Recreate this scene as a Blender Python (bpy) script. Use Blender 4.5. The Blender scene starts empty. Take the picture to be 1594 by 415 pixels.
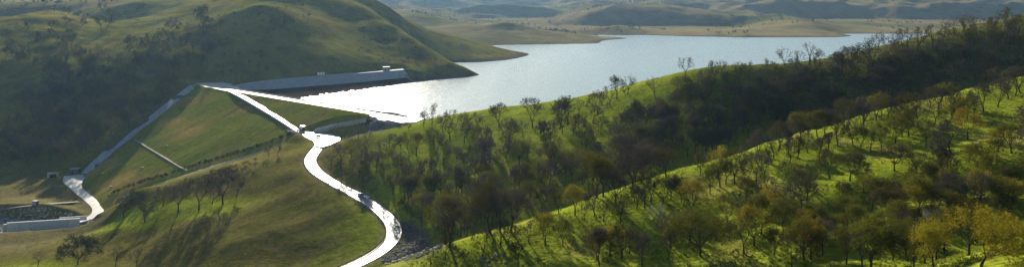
import bpy, bmesh, math, random
import numpy as np
R = math.radians
sc = bpy.context.scene
# ---------------------------------------------------------------- camera, sky, sun, exposure
cam = bpy.data.cameras.new("camera"); cam_o = bpy.data.objects.new("camera", cam); sc.collection.objects.link(cam_o); sc.camera = cam_o
cam.sensor_width = 36; cam.lens = 36*1150/1594; cam.shift_y = -207.5/1594; cam.clip_start = 1; cam.clip_end = 20000
cam_o.location = (0, 0, 150); cam_o.rotation_euler = (R(90), 0, 0)
SUN_EL, SUN_AZ = R(18.8), R(-13.5)          # azimuth from +Y, positive toward +X
wd = bpy.data.worlds.new("World"); sc.world = wd; wd.use_nodes = True
wn = wd.node_tree; bg = wn.nodes["Background"]; sky = wn.nodes.new("ShaderNodeTexSky")
sky.sky_type = 'NISHITA'; sky.sun_disc = False; sky.sun_elevation = SUN_EL; sky.sun_rotation = SUN_AZ
sky.air_density = 1.0; sky.dust_density = .3; sky.ozone_density = 1.5
wn.links.new(sky.outputs[0], bg.inputs[0]); bg.inputs[1].default_value = 0.05
sl = bpy.data.lights.new("sun", 'SUN'); sl.energy = 5.0; sl.angle = R(.55); sl.color = (1, .9, .72)
so = bpy.data.objects.new("sun", sl); sc.collection.objects.link(so)
so.rotation_euler = (R(90)-SUN_EL, 0, math.pi-SUN_AZ); so.location = (-300, 900, 500)
sc.view_settings.view_transform = 'Standard'; sc.view_settings.look = 'None'; sc.view_settings.gamma = 1; sc.view_settings.exposure = 1.1
sc.cycles.max_bounces = 5; sc.cycles.diffuse_bounces = 2; sc.cycles.glossy_bounces = 2; sc.cycles.transmission_bounces = 3; sc.cycles.volume_bounces = 0
sc.cycles.transparent_max_bounces = 6; sc.cycles.caustics_reflective = False; sc.cycles.caustics_refractive = False; sc.cycles.sample_clamp_indirect = 4
sc.cycles.use_denoising = True; sc.cycles.denoising_prefilter = 'NONE'
HAZE = 0.000034
# ---------------------------------------------------------------- terrain maths
# Picture pixels (1594 x 415) are turned into directions; distances come from the dam's real
# size (300 m crest, 60 m high), the level water and the level crest.  Eye level is z = 0 in the
# control points and EYE above the datum in the scene.
F_PX, CX, W_PX, H_PX = 1150.0, 797.0, 1594, 415
EYE = 150.0
def P(px, py, d):
    return ((px - CX) / F_PX * d, d, -py / F_PX * d)
def at_z(px, py, z):
    return P(px, py, -z * F_PX / py)
CREST_Z, LAKE_Z = -81.0, -88.0
DAM0, DAM1 = (-285.0, 694.0), (-70.0, 503.0)
_l = math.hypot(DAM1[0]-DAM0[0], DAM1[1]-DAM0[1])
DT = ((DAM1[0]-DAM0[0])/_l, (DAM1[1]-DAM0[1])/_l)
DN = (DT[1], -DT[0])                      # downstream
DAM_LEN, DAM_SLOPE, DAM_HW = _l, 2.6, 5.0
def dam_ts(x, y):
    return ((x-DAM0[0])*DT[0] + (y-DAM0[1])*DT[1], (x-DAM0[0])*DN[0] + (y-DAM0[1])*DN[1])
def dam_xy(t, s):
    return (DAM0[0]+DT[0]*t+DN[0]*s, DAM0[1]+DT[1]*t+DN[1]*s)
def dam_z(s):
    return CREST_Z - max(0, s-DAM_HW)/DAM_SLOPE - max(0, -s-DAM_HW)/2.2
def on_dam(px, py):                        # pixel ray meets the downstream face
    ux, uz = (px-CX)/F_PX, -py/F_PX
    # z = CREST - (s-HW)/SLOPE, s linear in d
    a = ux*DN[0] + DN[1]; b = -DAM0[0]*DN[0] - DAM0[1]*DN[1]
    d = (CREST_Z + DAM_HW/DAM_SLOPE - b/DAM_SLOPE) / (uz + a/DAM_SLOPE)
    return (ux*d, d, uz*d)

CTRL = []
def C(*pts):
    for p in pts: CTRL.append(P(*p))
def CW(*pts):
    for p in pts: CTRL.append(p)
# --- foreground ridge, crest then the face toward the viewer
def fd(px): return 172 + (px-625)/969*128
FCREST = [(600,424),(625,415),(700,388),(760,370),(800,356),(850,340),(900,322),(950,305),(1000,290),(1050,272),(1100,257),(1150,240),
          (1200,222),(1250,205),(1300,190),(1350,175),(1400,162),(1450,152),(1500,140),(1594,118),(1700,98)]
C(*[(x, y, fd(x)) for x, y in FCREST])
def fface(px, py, m=.10):                   # face of the foreground ridge: a steady gentle fall toward the viewer
    xs = [q[0] for q in FCREST]; yc = np.interp(px, xs, [q[1] for q in FCREST]); dc = fd(px)
    return (px, py, (yc/F_PX*dc + m*dc)/(py/F_PX+m))
for px in (700,800,900,1000,1100,1200,1300,1400,1500,1594,1700):
    yc = np.interp(px, [q[0] for q in FCREST], [q[1] for q in FCREST])
    for py in (yc+35, yc+90, yc+150, 415):
        if yc+20 < py <= 415 and not (px > 1480 and py > 370): C(fface(px, py))
C((1700,350,112),(1594,384,110),(1562,404,106),(1545,420,100),(1500,400,150),(1530,375,160))
CW((0,60,-60),(30,90,-58),(-60,120,-70),(90,60,-30),(-120,150,-84),(-220,170,-108),(-330,250,-122),(150,90,-40),(230,150,-36))
# --- ravine behind it
CW(*[P(650,383,318)])
for px, d, z in [(700,312,-104),(760,306,-100),(850,300,-95),(950,296,-90),(1050,298,-86),(1150,306,-82),(1250,318,-77),(1350,340,-71),(1450,366,-62),(1594,400,-50)]:
    CW(((px-CX)/F_PX*d, d, z))
CW((-40,285,-112),(-70,270,-116))
# --- middle ridge crest and face
MCREST = [(660,186,492),(700,179,486),(760,171,470),(820,166,458),(870,158,448),(930,148,438),(1000,130,424),(1050,118,414),(1100,109,408),(1160,105,408),
          (1230,100.5,414),(1300,93,425),(1345,83,436),(1400,68,450),(1450,56,460),(1500,45,470),(1594,25,490),(1720,5,505)]
C(*MCREST)
for px, py, d in MCREST:                      # lake side falls away
    x = (px-CX)/F_PX*d; z = -py/F_PX*d
    if px > 800: CW((x+12, d+55, z-13), (x+30, d+120, min(z-45, -95)))
RAVINE = [(650,318,-106),(700,312,-104),(760,306,-100),(850,300,-95),(950,296,-90),(1050,298,-86),(1150,306,-82),(1250,318,-77),(1350,340,-71),(1450,366,-62),(1594,400,-50)]
for px in (720,800,880,960,1040,1120,1200,1280,1360,1440,1520,1594):   # face between crest and ravine, convex
    mc = np.array(MCREST); d1 = np.interp(px, mc[:,0], mc[:,2]); z1 = -np.interp(px, mc[:,0], mc[:,1])/F_PX*d1
    rv = np.array(RAVINE); d0 = np.interp(px, rv[:,0], rv[:,1]); z0 = np.interp(px, rv[:,0], rv[:,2])
    bulge = np.interp(px, [720, 960, 1040, 1250, 1350, 1594], [1, 2, 1, 1, 7, 9])
    for f, b in ((.28,.8),(.55,1.),(.8,.7)):
        d = d1+(d0-d1)*f; CW(((px-CX)/F_PX*d, d, z1+(z0-z1)*f+b*bulge))
C((540,235,452),(560,215,470),(600,205,474),(640,197,478),(560,265,415),(600,250,424),(640,230,440),(640,270,402),(640,310,372))
CW((-30,530,-90),(0,540,-96),(40,530,-92),(-50,560,-105))
# --- dam site: valley floor under the dam, chute line on the right abutment, left groin
CW((-176,603,-141),(-230,545,-141),(-150,640,-139),(-120,700,-135),(-60,780,-130),(0,1000,-122),(200,1400,-112),(400,1000,-115),(250,700,-105),(500,1700,-110))
CHUTE = [(-96,512,-83.5),(-112,512,-86),(-148,520,-96),(-160,514,-100),(-175,508,-105.5),(-217,502,-118),(-257,495,-131),(-272,490,-136)]
for x, y, z in CHUTE[2:]: CW((x, y, z-1.2))
C((455,228,484),(400,246,474),(345,258,466),(300,273,458),(250,288,450),(200,304,442),(176,328,446))
C((400,275,432),(400,310,395),(450,270,420),(450,300,390),(300,300,425),(300,322,402),(345,318,400),(250,330,408),(220,338,410),(162,350,428),(370,320,392))
C((300,347,376),(300,410,333),(450,410,319),(400,350,353),(500,350,350),(350,380,336),(220,370,385),(550,370,335),(470,330,366),(530,320,367))
C((100,372,408),(100,410,352),(0,385,398),(0,415,350),(200,410,348),(50,415,348))
C((0,316,480),(70,318,474),(130,326,472),(0,300,515),(60,300,513),(100,290,522),(0,285,545))
C((420,440,290),(300,450,300),(200,460,310))
# right abutment above the bridge, pad beside the crest
CW((-66,497,-81.5),(-90,489,-86.5),(-110,492,-92),(-127,500,-95))
CW((-82,522,-86),(-60,530,-95),(-100,560,-118))
# --- left hill
for px, py in ((305,133),(285,150),(262,168),(238,187),(215,205),(193,223),(172,240),(150,258),(132,273)):
    x, y, z = on_dam(px, py); k = .2 if py < 160 else .5 if py < 200 else (.1 if py > 245 else 1.); CW((x, y, z), (x-DT[0]*16, y-DT[1]*16, z+7*k), (x+DT[0]*18, y+DT[1]*18, z-8))
CW((-302,716,-81))
C((60,262,572),(95,268,560),(0,265,578),(0,230,612),(100,225,618),(0,200,650),(100,200,650),(0,150,724),(100,150,718),(200,150,700),(0,100,792),(100,100,786),(200,100,776),(290,110,752))
C((0,70,860),(60,60,880),(150,62,900),(250,55,880),(320,60,838),(150,32,1050),(240,25,1050),(330,20,980),(200,6,1250),(300,2,1150),(100,16,1060),(60,27,960),(0,47,905),(-150,40,950),(-150,150,720),(-150,260,580))
C((40,18,1320),(0,8,1330),(90,3,1360),(-100,5,1350)); CW((-760,1130,-75),(-620,1150,-50),(-900,1100,-80))
C((340,118,712),(370,105,738),(400,110,738),(400,60,810),(400,10,880),(450,90,770),(450,30,865),(500,95,775),(500,50,870),(480,5,1000))
RSH = [(530,-14,1110),(550,0,1085),(575,14,1052),(600,30,1015),(625,46,980),(650,62,942),(675,79,908),(700,95,882),(725,108,864)]
C(*RSH); C((550,60,895),(600,85,862),(640,105,828),(650,118,808),(600,60,925),(690,110,842),(670,100,854),(550,30,982),(650,90,870),(500,25,960),(430,-20,1010))
CW((-41,858,-88.5),(-20,862,-95),(-45,912,-97),(-90,965,-97),(-130,1010,-72),(-170,1065,-42))
# --- ridge beyond
C((600,8,1130),(640,33,1150),(700,52,1180),(760,69,1205),(800,79,1225),(700,68,1110),(740,84,1090),(560,-10,1150))
CW((25,1234,-89),(-46,1043,-89),(-10,1075,-89),(60,1280,-100),(-150,1300,-70),(-40,1330,-95))
# --- far hills
C((610,18,1750),(650,16,1750),(700,19,1720),(750,24,1670),(790,24,1650),(840,38,1640),(900,55,1620),(740,44,1560),(760,56,1500),(670,32,1650),(820,60,1500),(880,64,1520))
C((790,71,1440),(850,70.5,1450),(930,68,1490),(950,64,1600)); C((950,42.0,1940),(990,41,1960),(1040,44,2000),(1090,39.5,1960),(1140,46,1880),(1050,50,1860),(1180,52,1800))
C((930,55,1850),(1000,55.5,1845),(1090,58,1770),(1150,59,1740),(1250,59.5,1725),(1310,58.5,1740))
C((1120,20,2350),(1160,20,2250),(1200,29,2080),(1240,40,1930),(1275,49,1840),(1210,48,1850))
C((1000,60.5,1700),(1100,70,1600),(900,75,1420),(1200,70,1600),(1350,60,1760),(1380,56,1840),(1320,54,1900),(1420,55,1880))
C((860,28,2300),(900,21,2295),(930,18,2290),(1000,17,2290),(1050,17,2290),(1100,21,2255),(960,46,2200),(900,46,2205),(1040,44,2195),(1100,42,2175),(850,47,2220),(1140,40,2160),(1150,20,2235),(1000,14,2700),(900,16,2750),(820,32,2400),(700,25,2300))
C((600,-4,3600),(700,-5,3700),(750,11,3200),(800,6,3400),(850,11,3300),(900,7,3400),(960,-2,3900),(1010,-2,3900),(1060,4,4000),(1120,4.5,4000),(1185,3,3700))
C((1200,3,2900),(1260,2,2850),(1320,8,2800),(1400,13,2750),(1500,15,2750),(1594,12,2750),(1200,21,2775),(1260,23,2725),(1330,28,2675),(1400,30,2640),(1500,31,2640),(1594,29,2640),(1360,-3,4200),(1330,2,4000),(1430,6,4300),(1500,1,4300),(1594,-4,4500))
C((1320,34,2380),(1380,36,2300),(1340,46,2000),(1400,46,2020),(1480,45,2050),(1594,45,2100))
CW((-3000,3000,40),(-2500,4500,80),(0,5200,-10),(2500,5200,-20),(3500,3500,0),(2200,2200,-60),(-1500,1800,10),(-2500,1500,40),(1800,1000,-30),(-1400,600,-40),(900,600,15),(700,300,-10),(-900,300,-110),(0,6500,-60),(1200,1200,-110))

_A = np.array(CTRL, float)
def _kern(dx, dy, c):
    return np.sqrt(dx*dx + dy*dy + c*c)
_cc = np.clip(_A[:,1]*0.014, 3.0, 40.0)      # softer kernels farther away
_K = _kern(_A[:,0][:,None]-_A[:,0][None], _A[:,1][:,None]-_A[:,1][None], _cc[None])
_n = len(_A)
_M = np.zeros((_n+3, _n+3)); _M[:_n,:_n] = _K + np.eye(_n)*np.clip(_A[:,1]*0.001, .2, 2)
_M[:_n,_n] = 1; _M[:_n,_n+1] = _A[:,0]; _M[:_n,_n+2] = _A[:,1]; _M[_n:,:_n] = _M[:_n,_n:].T
_wt = np.linalg.solve(_M, np.concatenate([_A[:,2], [0,0,0]]))
def base_height(x, y):
    out = np.empty(x.size); xf, yf = x.ravel(), y.ravel()
    for i in range(0, xf.size, 20000):
        a, b = xf[i:i+20000], yf[i:i+20000]
        k = _kern(a[:,None]-_A[:,0][None], b[:,None]-_A[:,1][None], _cc[None])
        out[i:i+20000] = k @ _wt[:_n] + _wt[_n] + _wt[_n+1]*a + _wt[_n+2]*b
    return out.reshape(x.shape)
def _hash(ix, iy, seed):
    h = (ix.astype(np.int64)*374761393 + iy.astype(np.int64)*668265263 + seed*974634777) & 0x7fffffff
    h = ((h ^ (h >> 13)) * 1274126177) & 0x7fffffff
    return ((h ^ (h >> 16)) & 0xffff) / 65535.0
def vnoise(x, y, seed=0):
    ix, iy = np.floor(x), np.floor(y); fx, fy = x-ix, y-iy
    ix = ix.astype(np.int64); iy = iy.astype(np.int64)
    fx = fx*fx*fx*(fx*(fx*6-15)+10); fy = fy*fy*fy*(fy*(fy*6-15)+10)
    a, b = _hash(ix,iy,seed), _hash(ix+1,iy,seed); c, d = _hash(ix,iy+1,seed), _hash(ix+1,iy+1,seed)
    return (a*(1-fx)+b*fx)*(1-fy) + (c*(1-fx)+d*fx)*fy - .5
def fbm(x, y, oct=4, seed=0):
    s, a, t = 0, 1.0, 0
    for o in range(oct):
        s = s + a*vnoise(x*2**o+17.3*o, y*2**o-9.1*o, seed+o); t += a; a *= .5
    return s/t*2
def ridged(x, y, oct=3, seed=0):
    s, a, t = 0, 1.0, 0
    for o in range(oct):
        s = s + a*(1-np.abs(vnoise(x*2**o+5.3*o, y*2**o+3.1*o, seed+o))*4); t += a; a *= .5
    return s/t
def smooth(a, b, x):
    t = np.clip((x-a)/(b-a), 0, 1); return t*t*(3-2*t)
def polyline_dist(x, y, pts):
    """distance to a polyline and the interpolated z of its nearest point"""
    best = np.full(x.shape, 1e9); zz = np.zeros(x.shape)
    for (x0,y0,z0), (x1,y1,z1) in zip(pts[:-1], pts[1:]):
        dx, dy = x1-x0, y1-y0; L = dx*dx+dy*dy
        t = np.clip(((x-x0)*dx+(y-y0)*dy)/L, 0, 1)
        d = np.hypot(x-x0-t*dx, y-y0-t*dy); m = d < best
        best = np.where(m, d, best); zz = np.where(m, z0+t*(z1-z0), zz)
    return best, zz
def spline(pts, step=2.0):
    p = np.array(pts, float); p = np.vstack([2*p[0]-p[1], p, 2*p[-1]-p[-2]]); out = []
    for i in range(1, len(p)-2):
        n = max(2, int(np.linalg.norm(p[i+1]-p[i])/step))
        for k in range(n):
            t = k/n
            out.append(.5*((2*p[i])+(-p[i-1]+p[i+1])*t+(2*p[i-1]-5*p[i]+4*p[i+1]-p[i+2])*t*t+(-p[i-1]+3*p[i]-3*p[i+1]+p[i+2])*t**3))
    out.append(p[-2]); return [tuple(q) for q in out]
ROAD = spline([at_z(476,208,-92.9), at_z(500,213,-93.3), at_z(504,219,-93.2), at_z(497,228,-93.6), at_z(487,240,-95.2), at_z(483,252,-97), at_z(494,268,-98.5), at_z(520,285,-100), at_z(550,301,-101.5),
        at_z(580,319,-103), at_z(603,338,-104.5), at_z(613,355,-106), at_z(610,372,-107.5), at_z(592,390,-109), at_z(560,408,-110.5), at_z(510,428,-112), at_z(430,450,-114)])
def toe_pt(px, py, z):                     # the outlet road: on the valley floor, or at the toe where the dam face stands in front
    p = at_z(px, py, z); t, k = dam_ts(p[0], p[1])
    if dam_z(k)+.2 > z and t > 30: p = on_dam(px, py-1.0)
    return p
OUTROAD = spline([toe_pt(119,272,-129.5), toe_pt(114,284,-130.8), toe_pt(124,297,-132.3), toe_pt(141,311,-134), toe_pt(152,323,-135.4), toe_pt(149,333,-136.2), toe_pt(132,341,-136.8), toe_pt(105,348,-137.4)])
BASIN = [(-385,470),(-350,474),(-310,474),(-280,470),(-266,462),(-250,448),(-258,438),(-299,427),(-330,422),(-385,422)]
def poly_sd(x, y, poly):
    """signed distance, negative inside"""
    d = np.full(x.shape, 1e9); ins = np.zeros(x.shape, bool)
    for (x0,y0), (x1,y1) in zip(poly, poly[1:]+poly[:1]):
        dx, dy = x1-x0, y1-y0; t = np.clip(((x-x0)*dx+(y-y0)*dy)/(dx*dx+dy*dy), 0, 1)
        d = np.minimum(d, np.hypot(x-x0-t*dx, y-y0-t*dy))
        c = ((y0 > y) != (y1 > y)) & (x < (x1-x0)*(y-y0)/(y1-y0+1e-12)+x0); ins ^= c
    return np.where(ins, -d, d)
LPAD = [at_z(px, py, CREST_Z)[:2] for px, py in ((303,129.5),(345,128),(372,131.5),(372,140),(350,141),(318,134.5))]
RPAD = [at_z(px, py, CREST_Z)[:2] for px, py in ((575,179),(600,180.5),(640,181),(660,184.5),(646,190),(620,190.5),(590,186))]
BENCH = [at_z(*q)[:2] for q in ((360,133.5,-80.8),(385,129.5,-79.6),(410,126.5,-78.6),(440,123.5,-78),(500,118,-77.6),(560,113.5,-77),(632,108,-76.5))] + [at_z(*q)[:2] for q in ((650,127,-89.2),(562,140,-89.3),(502,146,-89.4),(442,151,-89.6),(415,152,-89.8),(378,148,-88))]
JUNCTION = [at_z(*q, -93.1)[:2] for q in ((466,203.5),(492,205.5),(516,208),(530,212),(529,218),(514,225),(502,228.5),(491,227),(488,219),(474,212.5))]
CHUTE_UP = [(-97,511,-82.6),(-108,518,-85.6),(-120,523.5,-88.8),(-131,525,-91.4),(-140,523.5,-93.5)]
GULLY = [P(*fface(*q)) for q in ((1680,250),(1594,264),(1540,276),(1490,284),(1440,292),(1380,302),(1330,320))]
def height(x, y):
    h = base_height(x, y)
    far = smooth(1000, 1700, y)
    rgt = smooth(-60, 60, x)*(1-smooth(480, 540, y))
    lefthill = smooth(560, 720, y)*(1-far)*(1-smooth(-120,-40,x))
    h = h + far*(ridged(x/520, y/520, 5, 5)-.5)*(26+50*smooth(2350,2900,y))*np.clip((h+89)/45, 0, 1)
    h = h + lefthill*((ridged(x/60+y/300, y/170-x/400, 4, 11)-.5)*(4.0-2.4*smooth(-330,-260,x))*np.clip((h+86)/14, 0, 1) + fbm(x/26, y/26, 4, 3)*(2.0-1.5*smooth(-330,-260,x)))
    h = h + rgt*(fbm(x/38, y/38, 3, 8)*1.2 + fbm(x/9, y/9, 2, 9)*.35)
    h = h + (1-far)*fbm(x/14, y/14, 3, 21)*.45
    land = smooth(1990, 2150, y); h = h*(1-land) + np.maximum(h, -82+np.clip((y-1990)*.02, 0, 25))*land + 26*smooth(2700, 3700, y)
    gd, _ = polyline_dist(x, y, GULLY); h = h - 4.5*np.exp(-(gd/9)**2)
    kn = (1-smooth(425, 465, y))*smooth(270, 310, y)*(1-smooth(-75, -58, x))*smooth(-330, -270, x)   # terracettes on the knoll
    h = h + kn*(fbm((x*.8+y*.6)/16, (y*.8-x*.6)/1.9, 2, 77)*.16 + fbm((x*.8+y*.6)/40, (y*.8-x*.6)/9, 2, 78)*.3)
    # level the roads into the slopes
    for pad, pz in ((LPAD, CREST_Z), (RPAD, CREST_Z), (JUNCTION, -93.1)):
        m = (np.abs(x-pad[0][0]) < 90) & (np.abs(y-pad[0][1]) < 110)
        if m.any():
            k = 1-smooth(1, 9, poly_sd(x[m], y[m], pad)); h[m] = h[m]*(1-k) + (pz-.5)*k
    m = (x > -165) & (x < -80) & (y > 490) & (y < 545)
    if m.any():
        d, z = polyline_dist(x[m], y[m], CHUTE_UP); k = 1-smooth(6.5, 9.5, d); h[m] = h[m]*(1-k) + np.minimum(h[m], z-.9)*k
    for pts, w in ((ROAD[::2], 4.6), (OUTROAD[::2], 4.0)):
        xs = [p[0] for p in pts]; ys = [p[1] for p in pts]
        m = (x > min(xs)-25) & (x < max(xs)+25) & (y > min(ys)-25) & (y < max(ys)+25)
        if m.any():
            d, z = polyline_dist(x[m], y[m], pts); k = 1-smooth(w, w+11, d)
            h[m] = h[m]*(1-k) + (z-.12)*k
    m = (x > -320) & (x < -90) & (y > 620) & (y < 860)
    if m.any():
        sd = poly_sd(x[m], y[m], BENCH); k = 1-smooth(-1.0, 4, sd); h[m] = h[m]*(1-k) + np.minimum(h[m], -92)*k
        bd, bz = polyline_dist(x[m], y[m], [(p[0]-3, p[1]+7, z-.25) for p, z in zip(BENCH[:7], (-80.8,-79.6,-78.6,-78,-77.6,-77,-76.5))])
        k = (1-smooth(4, 11, bd))*smooth(-.5, 1.5, sd); h[m] = h[m]*(1-k) + bz*k
    m = (x > -410) & (x < -230) & (y > 410) & (y < 500)
    if m.any():
        sd = poly_sd(x[m], y[m], BASIN); k = 1-smooth(-5, 2, sd)
        h[m] = h[m]*(1-k) + (-138.6)*k
    return h
# ---------------------------------------------------------------- helpers
COL = sc.collection
rnd = random.Random(4); nr = np.random.default_rng(11)
def wz(p): return (p[0], p[1], p[2]+EYE)
def link(name, me, mats=(), parent=None, loc=None):
    o = bpy.data.objects.new(name, me); COL.objects.link(o)
    if me is not None:
        for m in mats:
            if m.name not in [x.name for x in me.materials if x]: me.materials.append(m)
    if parent is not None: o.parent = parent
    if loc is not None: o.location = loc
    return o
def tag(o, label=None, cat=None, group=None, kind=None):
    if label: o["label"] = label
    if cat: o["category"] = cat
    if group: o["group"] = group
    if kind: o["kind"] = kind
    return o
def empty(name, loc, rz=0):
    o = bpy.data.objects.new(name, None); COL.objects.link(o); o.location = loc; o.rotation_euler = (0, 0, rz); o.empty_display_size = .5; return o
def np_mesh(name, verts, faces, smooth_shade=True, midx=None):
    """faces: int array (n,3) or (n,4)"""
    me = bpy.data.meshes.new(name); v = np.asarray(verts, np.float32); f = np.asarray(faces, np.int32); k = f.shape[1]
    me.vertices.add(len(v)); me.vertices.foreach_set("co", v.ravel())
    me.loops.add(f.size); me.loops.foreach_set("vertex_index", f.ravel())
    me.polygons.add(len(f)); me.polygons.foreach_set("loop_start", np.arange(0, f.size, k, dtype=np.int32)); me.polygons.foreach_set("loop_total", np.full(len(f), k, np.int32))
    if smooth_shade: me.polygons.foreach_set("use_smooth", np.ones(len(f), bool))
    if midx is not None: me.polygons.foreach_set("material_index", np.asarray(midx, np.int32))
    me.update(calc_edges=True); return me
def grid_faces(n, m):
    i = np.arange(n-1)[:,None]*m + np.arange(m-1)[None]
    return np.stack([i, i+m, i+m+1, i+1], -1).reshape(-1, 4)
class MB:
    """collects simple shapes and links them as one mesh"""
    def __init__(s): s.v, s.f = [], []
    def add(s, v, f):
        b = len(s.v); s.v += [tuple(q) for q in v]; s.f += [tuple(i+b for i in q) for q in f]
    def box(s, c, d, rz=0, taper=1.0, lean=0):
        x, y, z = d[0]/2, d[1]/2, d[2]/2; cs, sn = math.cos(rz), math.sin(rz); v = []
        for k in (-1, 1):
            t = 1 if k < 0 else taper
            for i, j in ((-1,-1),(1,-1),(1,1),(-1,1)):
                a, b = i*x*t + (lean if k > 0 else 0), j*y*t
                v.append((c[0]+a*cs-b*sn, c[1]+a*sn+b*cs, c[2]+k*z))
        s.add(v, [(3,2,1,0),(4,5,6,7),(0,1,5,4),(1,2,6,5),(2,3,7,6),(3,0,4,7)])
    def prism(s, pts, z0, z1):
        n = len(pts); s.add([(p[0],p[1],z0) for p in pts]+[(p[0],p[1],z1) for p in pts], [tuple(range(n))[::-1], tuple(range(n,2*n))]+[(i,(i+1)%n,n+(i+1)%n,n+i) for i in range(n)])
    def profile(s, pts, y0, y1):           # x-z outline extruded along y
        n = len(pts); s.add([(p[0],y0,p[1]) for p in pts]+[(p[0],y1,p[1]) for p in pts], [tuple(range(n)), tuple(range(n,2*n))[::-1]]+[(i,n+i,n+(i+1)%n,(i+1)%n) for i in range(n)])
    def tube(s, p0, p1, r0, r1, n=6, caps=True):
        p0, p1 = np.array(p0, float), np.array(p1, float); d = p1-p0; d /= np.linalg.norm(d)+1e-9
        a = np.cross(d, (0,0,1) if abs(d[2]) < .9 else (1,0,0)); a /= np.linalg.norm(a); b = np.cross(d, a); v = []
        for p, r in ((p0,r0),(p1,r1)):
            for i in range(n):
                t = 2*math.pi*i/n; v.append(tuple(p+a*r*math.cos(t)+b*r*math.sin(t)))
        f = [(i,(i+1)%n,n+(i+1)%n,n+i) for i in range(n)]
        if caps: f += [tuple(range(n))[::-1], tuple(range(n,2*n))]
        s.add(v, f)
    def mesh(s, name):
        me = bpy.data.meshes.new(name); me.from_pydata(s.v, [], s.f); me.update(); return me
    def build(s, name, mat, parent=None, loc=None, bevel=0):
        me = s.mesh(name)
        if bevel:
            bm = bmesh.new(); bm.from_mesh(me); bmesh.ops.bevel(bm, geom=bm.edges[:], offset=bevel, segments=1, affect='EDGES'); bm.to_mesh(me); bm.free()
        return link(name, me, [mat], parent, loc)
# ---------------------------------------------------------------- materials
def mat(name, col, rough=.8, spec=.3, noise=0, nscale=1.0, bump=0, bscale=8.0, metal=0, transl=0, attr=None, objrand=0, bdist=.3):
    m = bpy.data.materials.new(name); m.use_nodes = True; nt = m.node_tree; b = nt.nodes["Principled BSDF"]; L = nt.links.new
    b.inputs["Base Color"].default_value = (*col, 1); b.inputs["Roughness"].default_value = rough; b.inputs["Specular IOR Level"].default_value = spec; b.inputs["Metallic"].default_value = metal
    src = None; tc = nt.nodes.new("ShaderNodeTexCoord")
    if attr:
        a = nt.nodes.new("ShaderNodeAttribute"); a.attribute_name = attr; src = a.outputs["Color"]
    if noise:
        n1 = nt.nodes.new("ShaderNodeTexNoise"); n1.inputs["Scale"].default_value = nscale; n1.inputs["Detail"].default_value = 5; n1.inputs["Roughness"].default_value = .65; L(tc.outputs["Object"], n1.inputs["Vector"])
        mr = nt.nodes.new("ShaderNodeMapRange"); mr.inputs[1].default_value = .3; mr.inputs[2].default_value = .7; mr.inputs[3].default_value = 1-noise; mr.inputs[4].default_value = 1+noise; L(n1.outputs[0], mr.inputs[0])
        mx = nt.nodes.new("ShaderNodeMix"); mx.data_type = 'RGBA'; mx.blend_type = 'MULTIPLY'; mx.inputs[0].default_value = 1
        if src: L(src, mx.inputs[6])
        else: mx.inputs[6].default_value = (*col, 1)
        L(mr.outputs[0], mx.inputs[7]); src = mx.outputs[2]
    if objrand:
        oi = nt.nodes.new("ShaderNodeObjectInfo"); hs = nt.nodes.new("ShaderNodeHueSaturation")
        r1 = nt.nodes.new("ShaderNodeMapRange"); r1.inputs[3].default_value = 1-objrand; r1.inputs[4].default_value = 1+objrand; L(oi.outputs["Random"], r1.inputs[0]); L(r1.outputs[0], hs.inputs["Value"])
        r2 = nt.nodes.new("ShaderNodeMapRange"); r2.inputs[3].default_value = .49; r2.inputs[4].default_value = .525
        mm = nt.nodes.new("ShaderNodeMath"); mm.operation = 'FRACT'; mu = nt.nodes.new("ShaderNodeMath"); mu.operation = 'MULTIPLY'; mu.inputs[1].default_value = 7.3; L(oi.outputs["Random"], mu.inputs[0]); L(mu.outputs[0], mm.inputs[0]); L(mm.outputs[0], r2.inputs[0]); L(r2.outputs[0], hs.inputs["Hue"])
        if src: L(src, hs.inputs["Color"])
        else: hs.inputs["Color"].default_value = (*col, 1)
        src = hs.outputs[0]
    if src: L(src, b.inputs["Base Color"])
    if bump:
        n2 = nt.nodes.new("ShaderNodeTexNoise"); n2.inputs["Scale"].default_value = bscale; n2.inputs["Detail"].default_value = 4; L(tc.outputs["Object"], n2.inputs["Vector"])
        bp = nt.nodes.new("ShaderNodeBump"); bp.inputs["Strength"].default_value = bump; bp.inputs["Distance"].default_value = bdist; L(n2.outputs[0], bp.inputs["Height"]); L(bp.outputs[0], b.inputs["Normal"])
    if transl:
        tr = nt.nodes.new("ShaderNodeBsdfTranslucent"); ms = nt.nodes.new("ShaderNodeMixShader"); ms.inputs[0].default_value = transl
        if src: L(src, tr.inputs[0])
        else: tr.inputs[0].default_value = (*col, 1)
        L(b.outputs[0], ms.inputs[1]); L(tr.outputs[0], ms.inputs[2]); L(ms.outputs[0], nt.nodes["Material Output"].inputs[0])
    return m
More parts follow.
